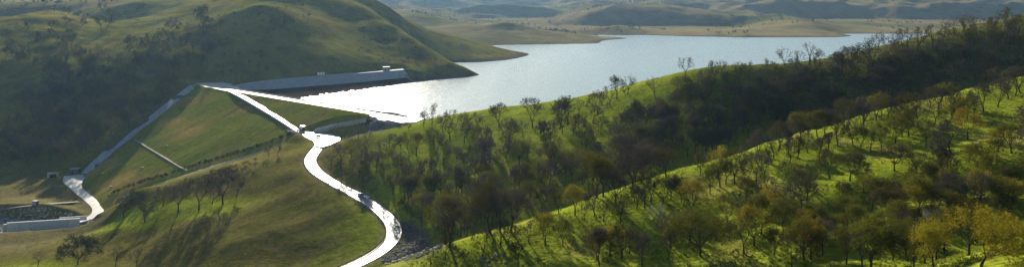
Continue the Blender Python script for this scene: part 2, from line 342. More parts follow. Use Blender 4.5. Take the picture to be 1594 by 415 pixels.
M = {
 'ground': mat("hill_grass", (.1,.1,.03), .95, 0, .35, .35, .9, .9, attr="tone", bdist=.5),
 'far': mat("far_grass", (.1,.1,.03), .95, 0, .25, .02, .5, .05, attr="tone", bdist=4),
 'dam': mat("dam_grass", (.1,.1,.03), .95, 0, .3, .3, .6, .7, attr="tone", bdist=.3),
 'road': mat("wet_asphalt", (.42,.41,.38), .5, .6, .25, .25, .15, 6),
 'dirt': mat("dirt_track", (.23,.2,.15), .9, .2, .25, .4),
 'concrete': mat("weathered_concrete", (.34,.34,.33), .85, .3, .2, .6),
 'pale_concrete': mat("pale_concrete", (.5,.5,.48), .8, .35, .15, .6),
 'riprap': mat("riprap_stone", (.31,.34,.37), .85, .3, .5, .9, 1.0, 1.2),
 'rock': mat("loose_rock", (.11,.11,.112), .85, .3, .4, .7, objrand=.2),
 'soil': mat("shore_soil", (.042,.032,.024), 1, 0, .4, .3, .8, .8),
 'bark': mat("oak_bark", (.06,.048,.038), .95, 0, .3, 2),
 'steel': mat("galvanised_steel", (.4,.41,.42), .45, .5, metal=.7),
 'post': mat("weathered_timber", (.09,.075,.06), .9, .2),
 'white': mat("white_paint", (.75,.75,.74), .4, .5), 'blue': mat("blue_paint", (.03,.12,.32), .3, .5), 'dark': mat("dark_paint", (.02,.024,.032), .75, .1),
 'tyre': mat("tyre_rubber", (.02,.02,.02), .8), 'glass': mat("dark_glass", (.015,.02,.025), .08, .6), 'rust': mat("red_brown_paint", (.28,.07,.03), .6), 'orange': mat("orange_lens", (.6,.2,.03), .4),
 'roofing': mat("grey_roofing", (.3,.32,.35), .6), 'wall_paint': mat("slate_wall_paint", (.1,.11,.13), .7), 'black': mat("opening_shade", (.01,.01,.012), .9),
 'c_bare': mat("bare_twigs", (.07,.058,.046), .9, 0, transl=.25, objrand=.25),
 'c_brown': mat("brown_twigs", (.07,.062,.022), .9, 0, transl=.3, objrand=.25),
 'c_olive': mat("olive_leaves", (.095,.092,.012), .8, 0, transl=.42, objrand=.25),
 'c_gold': mat("golden_leaves", (.2,.155,.014), .8, 0, transl=.4, objrand=.15),
 'c_dark': mat("dark_evergreen_leaves", (.04,.048,.02), .8, 0, transl=.2, objrand=.2),
 'c_pale': mat("pale_grey_twigs", (.34,.32,.33), .9, 0, transl=.3),
}
# water: wind-ruffled lake
def water_mat():
    m = bpy.data.materials.new("lake_water"); m.use_nodes = True; nt = m.node_tree; b = nt.nodes["Principled BSDF"]; L = nt.links.new
    b.inputs["Base Color"].default_value = (.23,.31,.32,1); b.inputs["Roughness"].default_value = .2; b.inputs["IOR"].default_value = 1.33; b.inputs["Specular IOR Level"].default_value = .5
    tc = nt.nodes.new("ShaderNodeTexCoord"); mp = nt.nodes.new("ShaderNodeMapping"); mp.inputs["Rotation"].default_value = (0,0,R(20)); mp.inputs["Scale"].default_value = (.8,1.4,1); L(tc.outputs["Object"], mp.inputs[0])
    n1 = nt.nodes.new("ShaderNodeTexNoise"); n1.inputs["Scale"].default_value = .22; n1.inputs["Detail"].default_value = 3; n1.inputs["Roughness"].default_value = .6; L(mp.outputs[0], n1.inputs["Vector"])
    n2 = nt.nodes.new("ShaderNodeTexNoise"); n2.inputs["Scale"].default_value = .008; n2.inputs["Detail"].default_value = 3; L(tc.outputs["Object"], n2.inputs["Vector"])
    mr = nt.nodes.new("ShaderNodeMapRange"); mr.inputs[1].default_value = .3; mr.inputs[2].default_value = .7; mr.inputs[3].default_value = .5; mr.inputs[4].default_value = 1.0; L(n2.outputs[0], mr.inputs[0])
    n3 = nt.nodes.new("ShaderNodeTexNoise"); n3.inputs["Scale"].default_value = .07; n3.inputs["Detail"].default_value = 4; n3.inputs["Roughness"].default_value = .75; L(mp.outputs[0], n3.inputs["Vector"])
    b2 = nt.nodes.new("ShaderNodeBump"); b2.inputs["Distance"].default_value = 1.1; b2.inputs["Strength"].default_value = .7; L(n3.outputs[0], b2.inputs["Height"])
    bp = nt.nodes.new("ShaderNodeBump"); bp.inputs["Distance"].default_value = .38; L(b2.outputs[0], bp.inputs["Normal"]); L(n1.outputs[0], bp.inputs["Height"]); L(mr.outputs[0], bp.inputs["Strength"]); L(bp.outputs[0], b.inputs["Normal"])
    return m
M['tuft'] = mat('grass_tufts', (.15,.17,.02), .9, 0, .5, .4, transl=.5)
M['water'] = water_mat()

# ---------------------------------------------------------------- terrain
def tone_rgb(x, y, h, far=False):
    def mix(a, b, k): return a*(1-k[...,None]) + np.array(b)*k[...,None]
    n1 = fbm(x/60, y/60, 4, 31); n2 = fbm(x/18, y/18, 3, 41); n3 = fbm(x/240, y/240, 3, 51)
    c = np.zeros(x.shape+(3,)); c[:] = (.125,.118,.025)
    lush, tan = np.array((.19,.235,.018)), np.array((.23,.185,.06))
    if far:
        c[:] = (.17,.14,.065); c = mix(c, (.10,.115,.04), smooth(-.15,.3,fbm(x/500,y/500,3,61))*.8)
        c = mix(c, (.24,.195,.09), (1-smooth(2080,2200,y))*smooth(-.3,.2,fbm(x/200,y/200,3,63))*.8)  # sunlit look of the near-shore hills painted in as lighter tan
        return mix(c, (.13,.1,.065), smooth(LAKE_Z+2.4, LAKE_Z+.8, h))
    g_fore = smooth(-90,-40,x - (300-y)*.2)*(1-smooth(285,330,y - np.maximum(0,x-100)*.3))
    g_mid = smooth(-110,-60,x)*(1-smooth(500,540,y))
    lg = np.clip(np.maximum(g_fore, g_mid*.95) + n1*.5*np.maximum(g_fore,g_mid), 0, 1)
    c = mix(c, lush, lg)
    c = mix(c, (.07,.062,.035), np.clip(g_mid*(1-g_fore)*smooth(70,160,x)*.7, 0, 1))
    c = mix(c, tan, np.clip((1-lg)*smooth(.0,.45,n1*.7+n2*.5)*.38, 0, 1))
    c = mix(c, tan, g_fore*smooth(.15,.5,n2+n1*.3)*.45)
    c = mix(c, (.30,.26,.13), g_fore*(1-smooth(-45,-10,x))*.7)                    # dry west end of the near ridge
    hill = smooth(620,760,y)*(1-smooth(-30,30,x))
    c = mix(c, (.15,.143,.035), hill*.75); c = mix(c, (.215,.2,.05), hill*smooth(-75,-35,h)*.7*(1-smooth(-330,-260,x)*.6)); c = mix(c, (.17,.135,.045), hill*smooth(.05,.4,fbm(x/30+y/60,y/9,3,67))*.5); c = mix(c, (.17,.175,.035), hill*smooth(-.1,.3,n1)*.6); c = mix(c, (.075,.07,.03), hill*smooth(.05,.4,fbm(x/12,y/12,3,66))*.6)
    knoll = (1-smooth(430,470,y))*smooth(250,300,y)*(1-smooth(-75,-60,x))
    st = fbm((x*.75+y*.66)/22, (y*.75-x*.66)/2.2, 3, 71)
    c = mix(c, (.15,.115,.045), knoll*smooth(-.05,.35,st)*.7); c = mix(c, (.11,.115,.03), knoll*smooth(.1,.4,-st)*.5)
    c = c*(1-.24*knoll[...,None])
    lit_patch = np.exp(-(((x+190)/50)**4+((y-406+(x+190)*.3)/13)**4)); c = mix(c, lush*1.05, np.clip(lit_patch*1.3,0,1)*(.8+n2*.4).clip(0,1))  # sunlit strip of the knoll painted into the grass as brighter green
    patch2 = np.exp(-(((x+225)/22)**2+((y-345)/10)**2)); c = mix(c, lush, patch2)
    low = smooth(-128,-133,h)*(1-smooth(520,560,y)); c = mix(c, (.16,.135,.08), low*.5)
    shore = smooth(LAKE_Z+4.5, LAKE_Z+2, h)*smooth(500,560,y)*smooth(-330,-300,x); c = mix(c, (.11,.085,.06), shore)
    # spillway cut: rubble slope
    cut = 1-smooth(-2, 3, poly_sd(x, y, CUT)); c = mix(c, (.17,.165,.165), cut*(.8+.2*n2).clip(0,1))
    rv = 1-smooth(-2, 3, poly_sd(x, y, RAVMOUTH)); c = mix(c, (.085,.08,.075), rv*.9)
    gd, _ = polyline_dist(x, y, ROAD[::3]); c = mix(c, (.2,.17,.09), (1-smooth(5.0, 7.5, gd))*.6)
    return c*(1+n2[...,None]*.25)
NU, NDIST = 640, 610
us = np.linspace(-1.0, 1.0, NU); ds = 55*np.exp(np.linspace(0, math.log(1300/55), NDIST))
U, D = np.meshgrid(us, ds, indexing='ij'); GX, GY = U*D, D
GZ = height(GX, GY)
def gz(x, y):                              # terrain height from the grid
    x, y = np.asarray(x, float), np.asarray(y, float)
    fi = (x/y+1)/2*(NU-1); fj = np.log(y/55)/math.log(1300/55)*(NDIST-1)
    i = np.clip(fi.astype(int), 0, NU-2); j = np.clip(fj.astype(int), 0, NDIST-2); a, b = fi-i, fj-j
    return (GZ[i,j]*(1-a)*(1-b)+GZ[i+1,j]*a*(1-b)+GZ[i,j+1]*(1-a)*b+GZ[i+1,j+1]*a*b)
def hit(px, py, dmin=70):                  # where the line of sight first meets the ground
    u = (px-CX)/F_PX; d = dmin*np.exp(np.linspace(0, math.log(1290/dmin), 2600)); z = gz(u*d, d)
    k = np.nonzero(z >= -py/F_PX*d)[0]
    if len(k) == 0: return None
    d = d[k[0]]; return (u*d, d, float(gz(u*d, d)))
def pix_poly(pts):
    return [hit(*p)[:2] for p in pts]
CUT = [(-120,497),(-88,513),(-70,500),(-62,492),(-70,484),(-84,482),(-104,486)]
RAVMOUTH = pix_poly([(612,345),(640,345),(668,368),(690,385),(650,402),(600,412),(596,400),(618,378)])
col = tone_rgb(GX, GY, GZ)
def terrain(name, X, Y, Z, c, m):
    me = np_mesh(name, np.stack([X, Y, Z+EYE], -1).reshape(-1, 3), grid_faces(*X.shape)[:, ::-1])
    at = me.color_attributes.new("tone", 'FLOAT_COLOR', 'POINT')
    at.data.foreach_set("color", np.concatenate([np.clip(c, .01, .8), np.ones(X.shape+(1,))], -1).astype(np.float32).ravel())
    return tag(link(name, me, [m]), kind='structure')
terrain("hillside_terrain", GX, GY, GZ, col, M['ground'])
uf = np.linspace(-1.05, 1.05, 480); dfar = 1292*np.exp(np.linspace(0, math.log(6600/1292), 260))
U2, D2 = np.meshgrid(uf, dfar, indexing='ij'); FX, FY = U2*D2, D2; FZ = height(FX, FY); FZ[:, :1] -= 1.5
terrain("far_hills", FX, FY, FZ, tone_rgb(FX, FY, FZ, True), M['far'])
# lake sheet: bounded by the dam and the crest of the middle ridge
lk = [dam_xy(-20, -3), dam_xy(DAM_LEN+6, -3)] + [P(px, py, d+4)[:2] for px, py, d in MCREST[2:]] + [(2500,800),(5000,3200),(3000,5000),(-1500,4500),(-800,1500),(-420,1000)]
mb = MB(); mb.add([(x, y, LAKE_Z+EYE) for x, y in lk], [tuple(range(len(lk)))]); tag(mb.build("water", M['water']), kind='structure')

def ribbon(name, pts, w, m, dz=.06, thick=.35, parent=None, kind=None, ww=None):
    v, f = [], []; n = len(pts)
    for i, p in enumerate(pts):
        a, b = pts[max(0,i-1)], pts[min(n-1,i+1)]; dx, dy = b[0]-a[0], b[1]-a[1]; l = math.hypot(dx, dy) or 1; nx, ny = -dy/l, dx/l
        h = (ww[i] if ww else w)/2; z = p[2]+EYE+dz
        v += [(p[0]+nx*(h+thick), p[1]+ny*(h+thick), z-thick), (p[0]+nx*h, p[1]+ny*h, z), (p[0], p[1], z+.03), (p[0]-nx*h, p[1]-ny*h, z), (p[0]-nx*(h+thick), p[1]-ny*(h+thick), z-thick)]
        if i:
            k = 5*i
            for j in range(4): f.append((k-5+j, k-5+j+1, k+j+1, k+j))
    me = bpy.data.meshes.new(name); me.from_pydata(v, [], [q[::-1] for q in f]); me.update(); o = link(name, me, [m], parent)
    if kind: tag(o, kind=kind)
    return o
ribbon("access_road", ROAD, 6.6, M['road'], kind='structure')
wl = [13-9*smooth(0, .3, i/len(OUTROAD)) + 2.4 for i in range(len(OUTROAD))]
ribbon("outlet_road", OUTROAD, 6.0, M['road'], kind='structure', ww=[float(q) for q in wl])
ribbon("basin_track", spline([(x, y, float(gz(x, y))+.12) for x, y in [hit(*q)[:2] for q in ((0,326),(40,322),(80,317),(120,314),(146,312))]]), 3.5, M['dirt'], kind='structure')

# ---------------------------------------------------------------- the dam
dam = empty("earth_dam", wz((*dam_xy(150, 60), -105)))
tag(dam, "long grassy earth dam holding the lake, pale crest road along its top", "dam")
def child(o):                               # keep world coordinates under a moved parent
    o.location = -o.parent.location if o.parent.rotation_euler.z == 0 else o.location; return o
gl = [dam_ts(*on_dam(px, py)[:2]) for px, py in ((305,133),(262,168),(215,205),(172,240),(132,273),(118,290))]
ss = np.concatenate([np.linspace(-26, -5, 12), np.linspace(-4, 4, 5), np.linspace(5, 150, 110)])
tl = np.interp(ss, [q[1] for q in gl], [q[0] for q in gl]) - np.interp(ss, [60, 110], [12, 4]); tr = np.interp(ss, [-30, 5, 20, 60, 150], [DAM_LEN+8, DAM_LEN+4, DAM_LEN-8, DAM_LEN-30, DAM_LEN-60])
ff = np.linspace(0, 1, 150); T = tl[:,None]+(tr-tl)[:,None]*ff[None]; S = np.repeat(ss[:,None], 150, 1)
DX = DAM0[0]+DT[0]*T+DN[0]*S; DY = DAM0[1]+DT[1]*T+DN[1]*S
DZ = CREST_Z-np.maximum(0,S-DAM_HW)/DAM_SLOPE-np.maximum(0,-S-DAM_HW)/2.2
facew = smooth(5, 9, S); DZ = DZ + facew*(fbm(T/30, S/40, 3, 91)*.7 + fbm(T/3.2, S/26, 2, 95)*.12)
cd, cz = polyline_dist(DX, DY, CHUTE_UP); DZ = np.where((cd < 7) & (S > 9), np.minimum(DZ, cz-.7), DZ)
jn = poly_sd(DX, DY, JUNCTION); DZ = np.where(jn < 2.5, np.minimum(DZ, -93.7), DZ)
me = np_mesh("embankment", np.stack([DX, DY, DZ+EYE], -1).reshape(-1,3), grid_faces(*DX.shape)[:, ::-1])
n1 = fbm(T/34, S/30, 3, 101); n2 = fbm(T/6, S/60, 3, 111); dc = np.zeros(DX.shape+(3,)); dc[:] = (.125,.138,.02)
def mx3(a, b, k): return a*(1-k[...,None])+np.array(b)*k[...,None]
dc = mx3(dc, (.21,.155,.04), smooth(.05,.4,n1+n2*.4)*.8); dc = mx3(dc, (.095,.125,.014), smooth(.05,.4,n2-n1*.5)*.7)
for px, py, r in ((292,205,17),(180,285,16),(275,190,10)):
    q = dam_ts(*on_dam(px, py)[:2]); dc = mx3(dc, (.30,.2,.055), np.exp(-(((T-q[0])/r)**2+((S-q[1])/(r*.8))**2))*.8)
dc = dc*1.3; dc = mx3(dc, (.14,.13,.12), smooth(-5.5,-6.5,S)); dc = mx3(dc, (.16,.12,.07), smooth(.25,.5,fbm(T/5,S/120,2,121))*.5)
at = me.color_attributes.new("tone", 'FLOAT_COLOR', 'POINT'); at.data.foreach_set("color", np.concatenate([dc, np.ones(DX.shape+(1,))], -1).astype(np.float32).ravel())
child(link("embankment", me, [M['dam']], dam))
crest = [(*dam_xy(t, 0), CREST_Z) for t in np.linspace(8, DAM_LEN+2, 60)]
child(ribbon("crest_road", crest, 7.6, M['road'], .06, .25, dam))
rail = MB()                                                    # low parapet on the lake side
for t0 in np.arange(16, DAM_LEN-14, 8):
    c = dam_xy(t0+4, -4.55); rail.box((c[0], c[1], CREST_Z+EYE+.45), (7.9, .35, 1.0), math.atan2(DT[1], DT[0]))
child(rail.build("parapet", M['concrete'], dam))
UP = spline([at_z(350,137.5,CREST_Z)] + [on_dam(*q) for q in ((372,147),(400,162.5),(430,180),(452,193.5),(464,201.5))] + [at_z(476,208,-94)])
UP = [(p[0], p[1], p[2]+.25) for p in UP]
child(ribbon("face_road", UP, 6.4, M['road'], .12, .8, dam))
PATH = [on_dam(210+80*k/20, 217+48*k/20) for k in range(21)]; child(ribbon("berm_path", [(a,b,c+.12) for a,b,c in PATH], 1.8, M['dirt'], .05, .3, dam))
GR = [on_dam(*q) for q in ((303,134),(285,149),(262,167),(238,186),(215,204),(193,222),(172,239),(150,257),(136,271))]
GR = spline([(x-DT[0]*2.5, y-DT[1]*2.5, float(max(gz(x-DT[0]*2.5, y-DT[1]*2.5), z))+.1) for x, y, z in GR], 3)
child(ribbon("groin_gutter", GR, 7.5, M['riprap'], .25, .6, dam))
# paved pads at both ends
for nm, pad, pz in (("abutment_pad", LPAD, CREST_Z), ("spillway_pad", RPAD, CREST_Z), ("road_junction", JUNCTION, -93.1)):
    b = MB(); b.prism(pad, pz+EYE-.9, pz+EYE+.02); tag(b.build(nm, M['road']), kind='structure')

# spillway chute: U channel down the right groin, in separate slabs
def channel(name, pts, w, wall_h, label, cat):
    r = empty(name, wz(pts[0])); tag(r, label, cat); pts = spline(pts, 3)
    child(ribbon("channel_floor", pts, w, M['concrete'], .25, .5, r))
    for sd in (-1, 1):
        b = MB(); v = []
        for i, p in enumerate(pts):
            a, q = pts[max(0,i-1)], pts[min(len(pts)-1,i+1)]; l = math.hypot(q[0]-a[0], q[1]-a[1]); nx, ny = -(q[1]-a[1])/l*sd, (q[0]-a[0])/l*sd
            for off, dz in ((w/2,-.6),(w/2,wall_h),(w/2+.5,wall_h),(w/2+.5,-1.2)): v.append((p[0]+nx*off, p[1]+ny*off, p[2]+EYE+dz))
        f = []
        for i in range(len(pts)-1):
            for j in range(4): f.append((4*i+j, 4*i+(j+1)%4, 4*i+4+(j+1)%4, 4*i+4+j))
        b.add(v, f); child(b.build("side_wall", M['concrete'], r))
    return r
channel("spillway_chute", CHUTE_UP, 10, 2.0, "concrete spillway chute running down from the crest to the white road", "spillway")
channel("lower_chute", [(-152,516.5,-97.2),(-160,513,-99.8),(-175,508,-105),(-217,502,-117.2),(-257,495,-130),(-270,488,-135.5)], 8, .7, "lower concrete spillway chute between the dam face and the grassy knoll", "spillway")
# bridge deck over the chute
br = empty("chute_bridge", wz(at_z(466,205,-93.6)))
tag(br, "short pale bridge carrying the road over the spillway chute", "bridge")
b = MB(); b.box((0,0,-.45), (17,7.4,.7), R(-36)); b.build("deck", M['road'], br)
for sgn in (-1, 1):
    b = MB(); a = R(-36); b.box((-math.sin(a)*3.75*sgn, math.cos(a)*3.75*sgn, .35), (17,.3,.9), a); b.build("side_rail", M['pale_concrete'], br)
# spillway inlet weir in the lake
wr = empty("spillway_weir", wz(at_z(600,180,-83))); tag(wr, "rectangular concrete spillway inlet standing in the lake beside the crest", "weir")
wp = [at_z(*q, -83.2)[:2] for q in ((566,177.5),(604,174.3),(622,177),(622,180.8),(594,183))]
for (x0,y0), (x1,y1) in zip(wp[:-1], wp[1:]):
    b = MB(); l = math.hypot(x1-x0, y1-y0); b.box(((x0+x1)/2, (y0+y1)/2, EYE-85.4), (l+.6, .7, 5.0), math.atan2(y1-y0, x1-x0)); child(b.build("weir_wall", M['concrete'], wr))
# retaining wall under the pad
b = MB(); q0, q1 = at_z(577,181.5,CREST_Z), at_z(622,191.5,CREST_Z); L_ = math.hypot(q1[0]-q0[0], q1[1]-q0[1]); rt = empty("retaining_wall", wz(((q0[0]+q1[0])/2, (q0[1]+q1[1])/2, CREST_Z-4)), math.atan2(q1[1]-q0[1], q1[0]-q0[0]))
tag(rt, "dark retaining wall below the pale pad at the end of the crest", "wall")
nb = 6
for i in range(nb):
    b = MB(); b.box((L_*((i+.5)/nb-.5), 0, 1.2), (L_/nb-.06, .6, 6.0)); b.build("panel", M['concrete'], rt)
b = MB(); b.box((0,0,4.35), (L_+.3,.8,.25)); b.build("coping", M['pale_concrete'], rt)

# ---------------------------------------------------------------- riprap embankment across the water
em = empty("riprap_embankment", wz((-190,760,-84))); tag(em, "long blue-grey riprap embankment at the foot of the shaded hill across the water", "embankment")
top = [at_z(*q) for q in ((362,134.5,-80.8),(385,130.5,-79.6),(410,127,-78.6),(440,124,-78),(500,118.5,-77.6),(560,114,-77),(629,108.5,-76.5))]
bas = [at_z(*q) for q in ((372,138.5,-82.9),(390,140,-84.9),(412,139.5,-85.5),(440,138,-85.8),(500,133,-86),(560,128,-85.4),(631,121,-84.5))]
wat = [at_z(*q) for q in ((376,150,-88),(400,160,-89.2),(435,168,-89.2),(482,163,-89.2),(525,153.5,-89.2),(572,144,-89.2),(650,130,-89.2))]
def strip(name, A, B, m, parent, jitter=.25, n=140, k=8):
    A, B = np.array(A), np.array(B); ta, tb = np.linspace(0,1,len(A)), np.linspace(0,1,len(B)); t = np.linspace(0,1,n)
    a = np.stack([np.interp(t, ta, A[:,i]) for i in range(3)], -1); bb = np.stack([np.interp(t, tb, B[:,i]) for i in range(3)], -1)
    g = a[:,None]*(1-np.linspace(0,1,k))[None,:,None] + bb[:,None]*np.linspace(0,1,k)[None,:,None]
    jj = nr.normal(0, jitter, g.shape[:2]); jj[:,0] = 0; jj[:,-1] *= .3; g[...,2] += jj+EYE; g[...,1] += jj*.5
    me = np_mesh(name, g.reshape(-1,3), grid_faces(n, k)); return child(link(name, me, [m], parent))
strip("riprap_face", top, bas, M['riprap'], em, .22); strip("shore_slope", bas, wat, M['soil'], em, .2)
bk = [(x-2.5, y+9, z+.15) for x, y, z in top]; strip("top_road", bk, top, M['concrete'], em, 0, 140, 3)
en = MB(); t0, b0, w0 = np.array(top[-1]), np.array(bas[-1]), np.array(wat[-1])
en.add([(*t0[:2],t0[2]+EYE),(*b0[:2],b0[2]+EYE),(*w0[:2],w0[2]+EYE),(t0[0]+9,t0[1]+14,EYE-90),(bk[-1][0],bk[-1][1],bk[-1][2]+EYE)], [(0,1,3),(1,2,3),(0,3,4)]); child(en.build("end_slope", M['riprap'], em))
# ---------------------------------------------------------------- oaks
def grow_oak(seed, height=10.0, spread=.85, trunk=.23, kids=(4,3,3,2), twigs=12, leaves=14, leaf=.24, tilt=(28,58), droop=0.0, rad=.026, gauss=.36):
    g = random.Random(seed); segs = []; tips = []
    def ortho(d):
        a = np.cross(d, (0,0,1) if abs(d[2]) < .9 else (1,0,0)); a /= np.linalg.norm(a); return a, np.cross(d, a)
    lens = [trunk*height, .30*height, .21*height, .14*height, .10*height]
    def go(p, d, r, lv):
        L = lens[lv]*g.uniform(.75, 1.2); n = 3 if lv < 2 else 2
        for k in range(n):
            d = d + np.array([g.gauss(0,.13), g.gauss(0,.13), g.gauss(.05-droop*lv*.06,.08)]); d /= np.linalg.norm(d)
            q = p + d*L/n; r1 = r*(.86 if lv else .9); segs.append((p, q, r, r1, lv)); p, r = q, r1
            if lv in (1, 2) and k == 0 and g.random() < .45: tips.append((p+np.array([g.gauss(0,.25), g.gauss(0,.25), g.gauss(-.05,.2)])*height*.06, d))
        if lv >= len(kids):
            tips.append((p, d)); return
        if lv >= 2 or (lv == 1 and g.random() < .6): tips.append((p, d))
        k = kids[lv] + (g.random() < .3); ph = g.uniform(0, 6.28)
        for i in range(k):
            a, b = ortho(d); t = math.radians(g.uniform(*tilt))*(.55 if i == 0 and lv else 1.0); f = ph + 6.283*i/k + g.uniform(-.4,.4)
            nd = d*math.cos(t) + (a*math.cos(f)+b*math.sin(f))*math.sin(t); nd[2] += .12; nd /= np.linalg.norm(nd)
            go(p, nd, r*g.uniform(.5,.72), lv+1)
    go(np.array([0,0,-.25]), np.array([g.gauss(0,.06), g.gauss(0,.06), 1.]), rad*height, 0)
    # normalise size
    tp = np.array([t[0] for t in tips]); zs = height*.97/tp[:,2].max(); w = np.percentile(np.hypot(tp[:,0]-tp[:,0].mean(), tp[:,1]-tp[:,1].mean()), 95); xs = height*spread/2/w
    S = np.array([xs, xs, zs]); cxy = np.array([0,0,0.])
    tv, tf, cv, cf = [], [], [], []
    def tube(V, Fc, p, q, r0, r1, n):
        d = q-p; d = d/(np.linalg.norm(d)+1e-9); a, b = ortho(d); k = len(V)
        for c, r in ((p,r0),(q,r1)):
            for i in range(n):
                t = 6.283*i/n; V.append(c+a*r*math.cos(t)+b*r*math.sin(t))
        for i in range(n):
            j = (i+1) % n; Fc.append((k+i,k+j,k+n+j)); Fc.append((k+i,k+n+j,k+n+i))
    for p, q, r0, r1, lv in segs:
        p, q = p*S, q*S
        if lv <= 2: tube(tv, tf, p, q, max(r0,.03), max(r1,.025), 6 if lv == 0 else 4)
        else: tube(cv, cf, p, q, max(r0,.022), .018, 3)
    gg = np.random.default_rng(seed)
    for p, d in tips:
        p = p*S
        for _ in range(twigs):
            e = gg.normal(0, 1, 3) + d*.9 + np.array([0,0,.35]); e /= np.linalg.norm(e); l = height*gg.uniform(.035,.085); o = p + gg.normal(0, height*.012, 3)
            a, b = ortho(e); wv = (a*gg.normal()+b*gg.normal()); wv *= .028/np.linalg.norm(wv); k = len(cv); cv += [o-wv, o+wv, o+e*l]; cf.append((k,k+1,k+2))
        for _ in range(leaves):
            o = p + gg.normal(0, height*gauss*.1, 3); a = gg.normal(0,1,3); a /= np.linalg.norm(a); b = np.cross(a, gg.normal(0,1,3)); b /= np.linalg.norm(b); s = leaf*gg.uniform(.5,1.2); k = len(cv)
            cv += [o+a*s*.6, o-a*s*.4+b*s*.4, o-a*s*.4-b*s*.4]; cf.append((k,k+1,k+2))
    return np.array(tv), np.array(tf), np.array(cv), np.array(cf)
SPEC = {  # shape name: (keyword arguments, number of variants)
 'bare': (dict(spread=.84, twigs=15, leaves=5, leaf=.2), 4),
 'twiggy': (dict(spread=.84, twigs=12, leaves=11, leaf=.2), 4),
 'leafy': (dict(spread=.88, twigs=5, leaves=26, leaf=.25, gauss=.42), 4),
 'spindly': (dict(spread=.52, twigs=7, leaves=2, leaf=.2, kids=(2,2,2,2), trunk=.36, tilt=(18,42), rad=.042), 4),
 'broad': (dict(spread=1.3, twigs=9, leaves=30, leaf=.24, trunk=.17, kids=(5,3,3,3), tilt=(32,64), gauss=.42, droop=.3), 2),
}
SHAPES = {}
for ki, (kn, (kw, cnt)) in enumerate(SPEC.items()):
    for i in range(cnt):
        tv, tf, cv, cf = grow_oak(100*ki+i+7, **kw)
        mt = np_mesh("trunk", tv, tf); mc = np_mesh("crown", cv, cf, False); mt.materials.append(M['bark']); mc.materials.append(M['c_bare'])
        SHAPES[(kn, i)] = (mt, mc)
LITE = {}
for kn, kw in (('bare', dict(spread=.9, twigs=5, leaves=10, leaf=.4, kids=(4,3,2))), ('twiggy', dict(spread=.9, twigs=1, leaves=17, leaf=.44, kids=(4,3,2))), ('leafy', dict(spread=1.0, twigs=0, leaves=22, leaf=.48, kids=(4,3,2), gauss=.6))):
    for i in range(3): LITE[(kn, i)] = grow_oak(900+i, **kw)

TREES = []        # zone, px, py (foot of the trunk), height in pixels, shape, crown material
def T_(zone, shape, cm, *pts):
    for p in pts: TREES.append((zone, p[0], p[1], p[2], shape, cm))
T_('sky', 'bare', 'c_bare', (672,195,33),(702,196,26),(720,199,26),(777,198,38),(829,199,48),(814,214,28),(872,200,42),(885,193,44),(901,177,25),(930,180,40),(960,154,38),(977,147,30),(950,165,30),(1020,152,32))
T_('sky', 'spindly', 'c_bare', (1222,104,30),(1245,102,23),(1260,101,36),(1269,100,27),(1277,99,21),(1311,93,22),(1321,90,17),(1334,86,20),(1353,81,23),(1367,78,29),(1379,76,22),(1391,73,25),(1403,68,24),(1414,80,37),(1427,81,39),(1437,68,26),(1452,74,37),(1470,58,26),(1486,53,26),(1499,49,27),(1517,44,18),(1378,92,24),(1396,88,28))
T_('sky', 'bare', 'c_bare', (1066,120,31),(1123,115,22),(1146,121,26))
T_('sky', 'twiggy', 'c_brown', (1060,155,40),(1515,80,36),(1480,87,32),(1545,56,24),(1587,61,38),(1570,48,24),(1548,78,30))
T_('fcrest', 'twiggy', 'c_brown', (693,405,38),(780,381,40),(870,333,38),(791,378,32),(1014,315,46),(988,315,28),(1044,311,40),(1061,314,42),(1090,274,38),(1130,287,40),(1151,254,28),(1184,263,31),(1202,258,29),(1242,246,33),(1258,239,32),(1314,200,48),(1321,196,32),(1346,178,29),(1373,181,34),(1484,172,30),(1500,170,28),(1568,136,28))
T_('fcrest', 'bare', 'c_bare', (751,399,46),(845,371,46),(823,377,32),(926,336,42),(959,318,52),(939,344,34),(991,325,36),(1031,319,42),(1079,312,30),(1164,288,38),(1189,277,32),(1230,253,36),(1276,250,36),(1290,242,36),(1382,184,36),(1449,168,32),(1461,171,38),(1531,173,44),(1581,149,46),(1588,145,42),(1516,180,36),(1547,132,28))
T_('fcrest', 'leafy', 'c_gold', (895,335,47),(1120,262,34))
T_('fcrest', 'leafy', 'c_olive', (1121,291,42),(1404,212,40),(1475,201,38),(1394,224,44))
T_('fslope', 'twiggy', 'c_brown', (709,409,30),(807,413,40),(968,402,54),(966,347,46),(1230,296,44),(1256,312,48),(1190,313,42),(1415,213,44),(1441,227,40),(1323,282,50),(1344,299,40),(1378,319,46),(1310,320,40),(1550,310,44),(1386,322,40),(1440,412,62),(1262,362,46),(1285,377,40))
T_('fslope', 'leafy', 'c_olive', (876,381,40),(1185,365,62),(1132,349,48),(1252,378,40),(1205,398,46),(1372,231,40),(1340,233,36),(1506,187,36),(1551,255,40),(1268,365,48),(1490,352,54),(1400,248,28),(1426,268,30),(1578,300,44),(1560,345,50),(1300,372,40))
T_('fslope', 'bare', 'c_bare', (670,411,26),(933,413,60),(1355,234,32),(1455,193,34),(1468,270,56),(1310,347,32),(1332,344,30),(1000,412,52),(1040,404,40),(980,395,40),(910,342,27))
T_('fslope', 'broad', 'c_olive', (1090,398,74),(1390,405,62))
T_('fslope', 'broad', 'c_gold', (1527,416,92))
T_('fslope', 'leafy', 'c_gold', (1508,252,30),(1480,378,52))
T_('fslope', 'bare', 'c_pale', (1022,352,34),(1452,358,34))
T_('knoll', 'leafy', 'c_dark', (226,345,32)); T_('knoll', 'twiggy', 'c_brown', (192,338,28),(254,320,30),(180,413,30)); T_('knoll', 'twiggy', 'c_bare', (278,330,45),(310,327,50),(347,318,57),(368,306,33)); T_('knoll', 'bare', 'c_bare', (59,414,25),(212,416,28))
